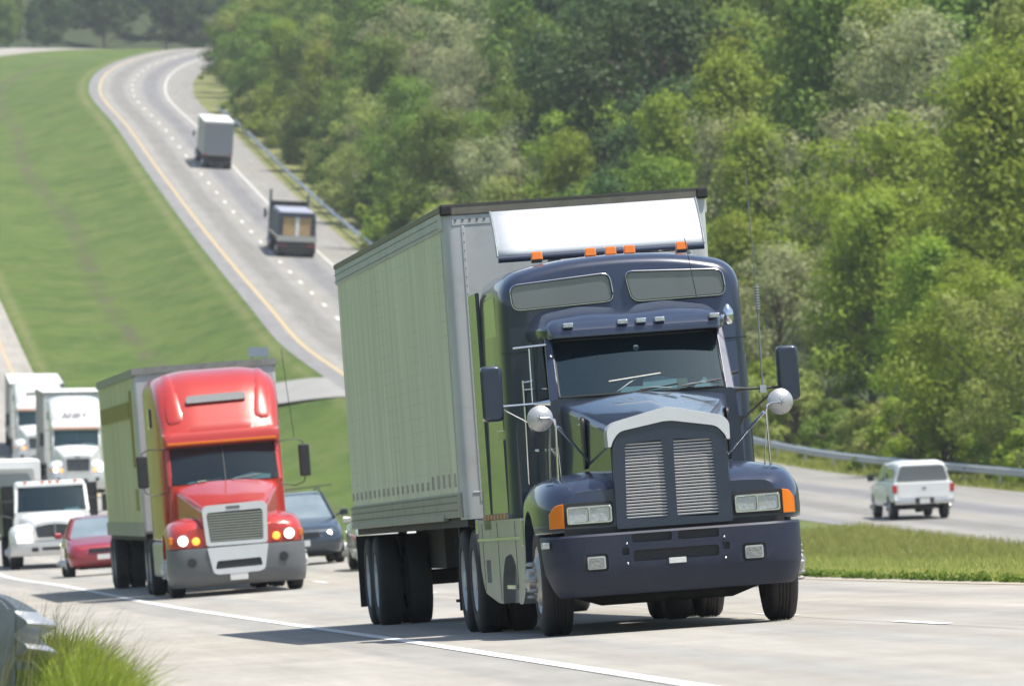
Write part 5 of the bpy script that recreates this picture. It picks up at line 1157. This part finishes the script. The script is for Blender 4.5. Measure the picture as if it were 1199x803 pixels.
def leaves(name, clumps, n, size, m):
    """n leaf quads spread through the clumps"""
    c = np.array(clumps); w = c[:,3]**2; idx = rng.choice(len(c), n, p=w/w.sum())
    d = rng.normal(size=(n,3)); d /= np.linalg.norm(d, axis=1)[:,None]
    rad = (rng.random(n)**.45)[:,None]; cc = c[idx]
    d2 = d.copy(); d2[:,2] = d2[:,2]*.75
    P = cc[:,:3]+d2*rad*cc[:,3:4]*(.85+.35*rng.random((n,1)))
    nr = d*1.0+rng.normal(size=(n,3))*.42+np.array([0,0,.45]); nr /= np.linalg.norm(nr, axis=1)[:,None]
    t = np.cross(nr, rng.normal(size=(n,3))); t /= np.linalg.norm(t, axis=1)[:,None]; b = np.cross(nr, t)
    s = (size*(.6+.8*rng.random(n)))[:,None]
    V = np.stack([P-t*s, P-b*s*.55, P+t*s, P+b*s*.55], 1).reshape(-1,3)
    me = bpy.data.meshes.new(name); me.vertices.add(4*n); me.vertices.foreach_set('co', V.ravel()); me.loops.add(4*n); me.loops.foreach_set('vertex_index', np.arange(4*n, dtype=np.int32))
    me.polygons.add(n); me.polygons.foreach_set('loop_start', np.arange(0,4*n,4,dtype=np.int32)); me.polygons.foreach_set('loop_total', np.full(n,4,dtype=np.int32)); me.materials.append(m); me.update(); me.validate()
    return me
def tree_meshes(kind, seed, H, rw, shape, nl, ls):
    r = random.Random(seed); cl = []; mb = MB()
    zb = H*(.12 if shape != 'pine' else .22)
    mb.tube([(0,0,-.6),(r.uniform(-.1,.1),r.uniform(-.1,.1),H*.3),(r.uniform(-.3,.3),r.uniform(-.3,.3),H*.62),(r.uniform(-.3,.3),0,H*.92)], [.22,.17,.10,.03], 7, False)
    nb = 34 if shape != 'pine' else 40
    for i in range(nb):
        t = (i+.5)/nb; 
        if shape == 'round': z = zb+(H-zb)*(t**.85); rr = rw*math.sqrt(max(.04, 1-((t-.42)/.62)**2))
        elif shape == 'tall': z = zb+(H-zb)*t; rr = rw*(.55+.45*math.sin(math.pi*min(1,t*1.15+.1)))*(1-.55*t)
        elif shape == 'pine': z = zb+(H-zb)*t; rr = rw*(1-t)**.8*(.8+.4*r.random())
        else: z = zb*.3+(H-zb*.3)*t; rr = rw*math.sqrt(max(.05, 1-(t*.92)**2))
        a = i*2.4+r.uniform(-.5,.5); q = rr*(r.random()**.4)*r.uniform(.75,1.12)
        x, y = q*math.cos(a), q*math.sin(a)
        cr = (.095*H+.35)*r.uniform(.65,1.25)*(1 if shape != 'pine' else .72)*(rw/4.2)**.4
        cl.append((x, y, z, cr))
        mb.tube([(0,0,max(.3,z-rr*.55)),(x*.5,y*.5,z-rr*.15),(x,y,z)], [.085,.055,.02], 4, False)
        if r.random() < .8: cl.append((x+r.uniform(-1,1)*cr, y+r.uniform(-1,1)*cr, z+r.uniform(-.8,.8)*cr, cr*r.uniform(.35,.6)))
    tm = mb.build('trunk', M['bark']); tme = tm.data; bpy.data.objects.remove(tm)
    return leaves('crown', cl, nl, ls, LM[kind]), tme, H, rw
TV = {}
specs = [('mid','round',12.5,5.0,13000,.16),('mid','tall',15,4.4,13000,.16),('bright','round',10.5,4.6,14000,.14),('bright','tall',12.5,3.8,13000,.14),('olive','round',11.5,5.2,13000,.14),('olive','tall',13,4.2,12000,.14),
 ('pale','round',11.5,5.0,10500,.14),('pale','tall',12.5,4.2,9500,.14),('dark','round',14,5.4,14000,.17),('dark','pine',16,4.2,14000,.16),('bright','bush',4.2,3.2,7000,.12),('mid','bush',3.8,3.0,7000,.12),('olive','bush',4.0,3.0,6000,.12)]
for i, (k, sh, H, rw, nl, ls) in enumerate(specs): TV.setdefault(k+('_bush' if sh == 'bush' else ''), []).append(tree_meshes(k, 100+i, H, rw, sh, nl, ls))
ntree = [0]
words = {'mid':'mid green leafy tree','bright':'fresh yellow-green tree','olive':'olive green spring tree','pale':'pale whitish blossoming tree','dark':'dark green tree','bright_bush':'bright green roadside bush','mid_bush':'mid green roadside bush','olive_bush':'olive roadside bush'}
def zone(px, py):
    v = 'top' if py < 130 else ('upper' if py < 260 else ('middle' if py < 400 else 'lower'))
    if px < 250: return 'on the ridge beyond the road crest, top left'
    if px < 420: return 'beside the far guardrail, %s slope' % v
    if px < 640: return 'above the grey trailer roof, %s slope' % v
    if px < 840: return 'behind the blue truck wind deflector, %s slope' % v
    if px < 1020: return 'right of the blue truck cab, %s slope' % v
    return 'above the white pickup, %s right slope' % v
def put_tree(kind, X, Y, sc, rz=None, top=None):
    me, tme, H, rw = random.choice(TV[kind])
    z = ground(X, Y)
    if top: sc = top/H
    px = 600+X/Y*1e4; py = 401.5-(z+H*sc*.65)/Y*1e4
    nm = 'bush' if 'bush' in kind else 'tree'
    lab = words[kind]+' '+zone(px, py)
    o = empty(nm, lab, nm, lab.split(',')[0] if False else words[kind]+'s '+zone(px, py))
    c = bpy.data.objects.new('crown', me); col.objects.link(c); c.parent = o
    t = bpy.data.objects.new('trunk', tme); col.objects.link(t); t.parent = o
    o.location = (X, Y, z-.1); o.rotation_euler = (0, 0, random.uniform(0, 6.28) if rz is None else rz); o.scale = (sc*random.uniform(.9,1.12), sc*random.uniform(.9,1.12), sc)
    ntree[0] += 1
    return o
def pick(px, py):
    """which kind of tree the slope shows at this bearing and height"""
    n = random.random()
    if px < 250: return random.choice(['dark','mid','dark','olive'])
    if px < 430:
        if py < 60: return random.choice(['mid','olive','mid'])
        return random.choice(['mid','mid','bright','olive'])
    if px < 640:
        if py < 55: return random.choice(['dark','mid','dark'])
        return random.choice(['pale','pale','olive','mid']) if n < .75 else 'mid'
    if px < 820:
        return random.choice(['dark','dark','mid','dark']) if n < .85 else 'bright'
    if px < 1010:
        if py < 170: return random.choice(['mid','bright','mid'])
        if py < 350: return random.choice(['olive','bright','olive','pale'])
        return random.choice(['bright','mid'])
    if py < 110: return random.choice(['dark','mid','dark'])
    if py < 270: return random.choice(['olive','pale','olive','bright'])
    return random.choice(['bright','olive','bright','bright','pale'])
def forest():
    for s, step, h0, h1 in ((6.0,12,.55,.85),(12.5,14,.78,1.15),(21,17,.95,1.3),(31,20,1.05,1.4),(43,25,1.1,1.5),(57,30,1.2,1.5),(72,38,1.2,1.5)):
        Y = 292+random.uniform(0,8)
        while Y < 1200:
            X = RX(Y)+6.7+s+random.uniform(-2.2,2.2); yy = Y+random.uniform(-3,3)
            lim = .0615*yy+5
            keep = X < lim and X/yy > -.0425
            if Y > 900 and s > 30: keep = False
            if Y > 700 and s > 50: keep = False
            if keep:
                px = 600+X/yy*1e4; z = ground(X, yy); py = 401.5-(z+7)/yy*1e4
                if py > -60: put_tree(pick(px, py), X, yy, random.uniform(h0,h1))
            Y += step*random.uniform(.85,1.15)*(1.0 if Y < 700 else 1.25)
    # bushes just behind the near guardrail
    Y = 286
    while Y < 890:
        X = RX(Y)+6.7+random.uniform(2.6,4.4)+(.8 if Y > 500 else 0)
        if X < .0615*Y+3: put_tree(random.choice(['bright_bush','mid_bush','bright_bush','olive_bush']), X, Y, random.uniform(.55,.95)*(1 if Y < 500 else 1.25))
        Y += 6.2*random.uniform(.8,1.2)*(1 if Y < 420 else 1.7)
    # ridge beyond the crest
    for k, (Y, n, h) in enumerate(((1256,9,.6),(1272,13,.72),(1290,13,.85),(1315,12,1.0))):
        for i in range(n):
            X = -92+i*(100/n)+random.uniform(-2.5,2.5)
            if X > LX(Y)-5 and Y < 1270: continue
            put_tree(random.choice(['dark','dark','dark','dark','olive','mid']), X, Y+random.uniform(-5,5), h*random.uniform(.85,1.15))
    for i in range(9):
        Y = 1130+i*15; X = LX(Y)-3.3-random.uniform(5,9); put_tree(random.choice(['dark','mid','olive']), X, Y, random.uniform(.4,.55))
forest()

# ------------------------------------------------------------------ grass blades
def blades(name, pts, hs, w, lean, m, curl=.5):
    """pts (n,3) bases"""
    n = len(pts); a = rng.random(n)*2*math.pi; dx = np.cos(a); dy = np.sin(a)
    side = np.stack([dx*.98+.2, dy*.3, np.zeros(n)], 1); side /= np.linalg.norm(side, axis=1)[:,None]
    b = rng.normal(size=(n,2))*curl*hs[:,None]+lean*hs[:,None]
    tip = pts+np.stack([b[:,0], b[:,1], hs*(1-.25*np.minimum(1,np.hypot(b[:,0],b[:,1])/hs))], 1)
    mid = pts+np.stack([b[:,0]*.30, b[:,1]*.30, hs*.55], 1)
    ww = (w*(.6+.8*rng.random(n)))[:,None]
    V = np.stack([pts-side*ww, pts+side*ww, mid+side*ww*.8, mid-side*ww*.8, tip], 1).reshape(-1,3)
    k = np.arange(n, dtype=np.int32)*5
    lv = np.stack([k,k+1,k+2,k+3, k+3,k+2,k+4], 1).ravel().astype(np.int32)
    ls = np.stack([np.arange(n)*7, np.arange(n)*7+4], 1).ravel().astype(np.int32); lt = np.tile([4,3], n).astype(np.int32)
    me = bpy.data.meshes.new(name); me.vertices.add(5*n); me.vertices.foreach_set('co', V.ravel().astype(np.float32)); me.loops.add(7*n); me.loops.foreach_set('vertex_index', lv)
    me.polygons.add(2*n); me.polygons.foreach_set('loop_start', ls); me.polygons.foreach_set('loop_total', lt); me.materials.append(m); me.update(); me.validate()
    o = bpy.data.objects.new(name, me); col.objects.link(o); return o
def blade_mat(name, a, b, c):
    m = leaf_mat(name, a, b, .5); nt = m.node_tree; L = nt.links.new
    nz = next(n for n in nt.nodes if n.type == 'TEX_NOISE'); nz.inputs['Scale'].default_value = 14
    tc = next(n for n in nt.nodes if n.type == 'TEX_COORD'); n2 = N(nt, 'ShaderNodeTexNoise'); n2.inputs['Scale'].default_value = 60; L(tc.outputs['Object'], n2.inputs['Vector'])
    mr = N(nt, 'ShaderNodeMapRange'); mr.inputs[1].default_value = .60; mr.inputs[2].default_value = .66; L(n2.outputs['Fac'], mr.inputs[0])
    hs = next(n for n in nt.nodes if n.type == 'HUE_SAT'); old = hs.inputs['Color'].links[0].from_socket
    mx = N(nt, 'ShaderNodeMix'); mx.data_type = 'RGBA'; L(mr.outputs[0], mx.inputs[0]); L(old, mx.inputs[6]); mx.inputs[7].default_value = (*c, 1); L(mx.outputs[2], hs.inputs['Color'])
    return m
GM = blade_mat('grass_blades', (.20,.26,.024), (.36,.42,.055), (.42,.40,.18))
GM2 = blade_mat('median_blades', (.31,.34,.075), (.46,.48,.125), (.46,.44,.24))
def tuft():
    n = 38000; Y = 42.5+rng.random(n)**1.1*20; X = np.array([LX(y) for y in Y])-3.36-1.9*rng.random(n)**.8
    e = np.array([LX(y) for y in Y])-3.3-X    # distance in from the pavement edge
    pts = np.array([(x, y, ground(x, y)-.02) for x, y in zip(X, Y)])
    base = .36+.20*np.clip(e/.35,0,1)-.30*np.clip((e-.38)/.2,0,1)
    hs = base*(.55+.6*rng.random(n)); tall = rng.random(n) < .07; hs[tall] *= 1.25
    lean = np.stack([.34*np.exp(-e/.25)+.05, np.zeros(n)], 1)
    o = blades('grass', pts, hs, .0052, lean, GM, .26); tag(o, 'tall bright green grass tuft around the near guardrail end', 'grass', kind='stuff')
    # flowering stems
    n = 420; Y = 44+rng.random(n)*12; X = np.array([LX(y) for y in Y])-3.34-1.3*rng.random(n)
    pts = np.array([(x, y, ground(x, y)-.02) for x, y in zip(X, Y)]); e = np.array([LX(y) for y in Y])-3.3-X
    hs = (.60+.26*np.clip(e/.5,0,1))*(.75+.35*rng.random(n))
    o = blades('grass', pts, hs, .0025, np.stack([.22*np.ones(n), np.zeros(n)], 1), M['seed'], .22); tag(o, 'thin seeding grass stems rising above the near tuft', 'grass', kind='stuff')
M['seed'] = leaf_mat('seed_stems', (.12,.13,.05), (.26,.24,.12), .4)
tuft()
def median():
    # tall grass on the near median, right of the blue truck
    def pts_in(n, y0, y1, x1f, pw=1.0):
        Y = y0+(y1-y0)*rng.random(n)**pw; e1 = np.array([LX(y) for y in Y])+7.75
        xa = np.maximum(e1, .025*Y); xb = np.minimum(np.array([RX(y)-5.0 for y in Y]), .066*Y+1.5)
        ok = xb > xa+.05; Y = Y[ok]; xa = xa[ok]; xb = xb[ok]; X = xa+(xb-xa)*rng.random(len(Y))
        return np.array([(x, y, ground(x, y)-.02) for x, y in zip(X, Y)]), X-np.array([LX(y)+8.4 for y in Y])
    p, e = pts_in(60000, 90, 150, None, 1.3); hs = (.14+.18*np.clip(e/1.0,0,1))*(.6+.7*rng.random(len(p)))
    o = blades('grass', p, hs, .006, np.zeros((len(p),2)), GM2, .30); tag(o, 'tall uncut grass on the median right of the blue truck', 'grass', kind='stuff')
    p, e = pts_in(52000, 150, 262, None, 1.0); hs = (.16+.14*np.clip(e/1.0,0,1))*(.6+.7*rng.random(len(p)))
    o = blades('grass', p, hs, .010, np.zeros((len(p),2)), GM2, .30); tag(o, 'farther median grass reaching to the climbing road edge', 'grass', kind='stuff')
    # low leafy weeds hugging the edge of the concrete
    cl = []
    for i in range(230):
        Y = random.uniform(92, 132); X = LX(Y)+7.72+abs(random.gauss(0,.10)); cl.append((X, Y, ground(X, Y)+.03, random.uniform(.05,.13)))
    me = leaves('weeds', cl, 9000, .028, LM['mid']); o = bpy.data.objects.new('weeds', me); col.objects.link(o); tag(o, 'low dark leafy weeds along the median edge of the concrete', 'weeds', kind='stuff')
median()
def verge():
    n = 26000; Y = 228+rng.random(n)**1.4*260; s_ = .05+3.4*rng.random(n); X = np.array([RX(y) for y in Y])+6.7+s_
    pts = np.array([(x, y, ground(x, y)-.02) for x, y in zip(X, Y)]); hs = (.16+.16*rng.random(n))*np.where(s_ > .5, 1.25, .7)
    o = blades('grass', pts, hs, .02, np.zeros((n,2)), GM2, .25); tag(o, 'pale grass strip under the guardrail beside the climbing road', 'grass', kind='stuff')
verge()

# ------------------------------------------------------------------ camera, sun, sky, air
cam = bpy.data.cameras.new('camera'); co = bpy.data.objects.new('camera', cam); col.objects.link(co); scene.camera = co
cam.sensor_width = 36; cam.lens = 1e4*36/1199; cam.clip_start = .5; cam.clip_end = 20000
co.location = (0, 0, 0); co.rotation_euler = (R(90), 0, 0)
cam.dof.use_dof = True; cam.dof.focus_distance = 74; cam.dof.aperture_fstop = 7.6
to_sun = Vector((.30, -.15, .93)).normalized()
el = math.asin(to_sun.z); az = math.atan2(to_sun.x, to_sun.y)
sl_ = bpy.data.lights.new('sun', 'SUN'); sl_.energy = 4.9; sl_.angle = R(.5); sl_.color = (1, .95, .85)
so = bpy.data.objects.new('sun', sl_); col.objects.link(so); so.rotation_euler = (-to_sun).to_track_quat('-Z', 'Y').to_euler()
w = bpy.data.worlds.new('World'); scene.world = w; w.use_nodes = True; nt = w.node_tree
sk = nt.nodes.new('ShaderNodeTexSky'); sk.sky_type = 'NISHITA'; sk.sun_disc = False; sk.sun_elevation = el; sk.sun_rotation = az; sk.air_density = 1.2; sk.dust_density = 1.2; sk.ozone_density = 1.0
bg = nt.nodes['Background']; bg.inputs[1].default_value = .115; nt.links.new(sk.outputs[0], bg.inputs[0])
def haze():
    o = MB().box(-760, 800, -910, 1720, -20, 320).build('haze', M_haze); o['kind'] = 'stuff'
M_haze = bpy.data.materials.new('haze_air'); M_haze.use_nodes = True; nt = M_haze.node_tree; nt.nodes.clear()
ho = nt.nodes.new('ShaderNodeOutputMaterial'); hv = nt.nodes.new('ShaderNodeVolumePrincipled'); hv.inputs['Density'].default_value = .00012; hv.inputs['Color'].default_value = (.90,.95,1,1); hv.inputs['Anisotropy'].default_value = .2
nt.links.new(hv.outputs[0], ho.inputs['Volume'])
HAZE = True
if HAZE: haze()
vs = scene.view_settings; vs.view_transform = 'Standard'; vs.look = 'None'; vs.exposure = .60; vs.gamma = 1; vs.use_curve_mapping = False
scene.render.engine = 'CYCLES'
c = scene.cycles; c.max_bounces = 6; c.transparent_max_bounces = 8; c.volume_bounces = 0
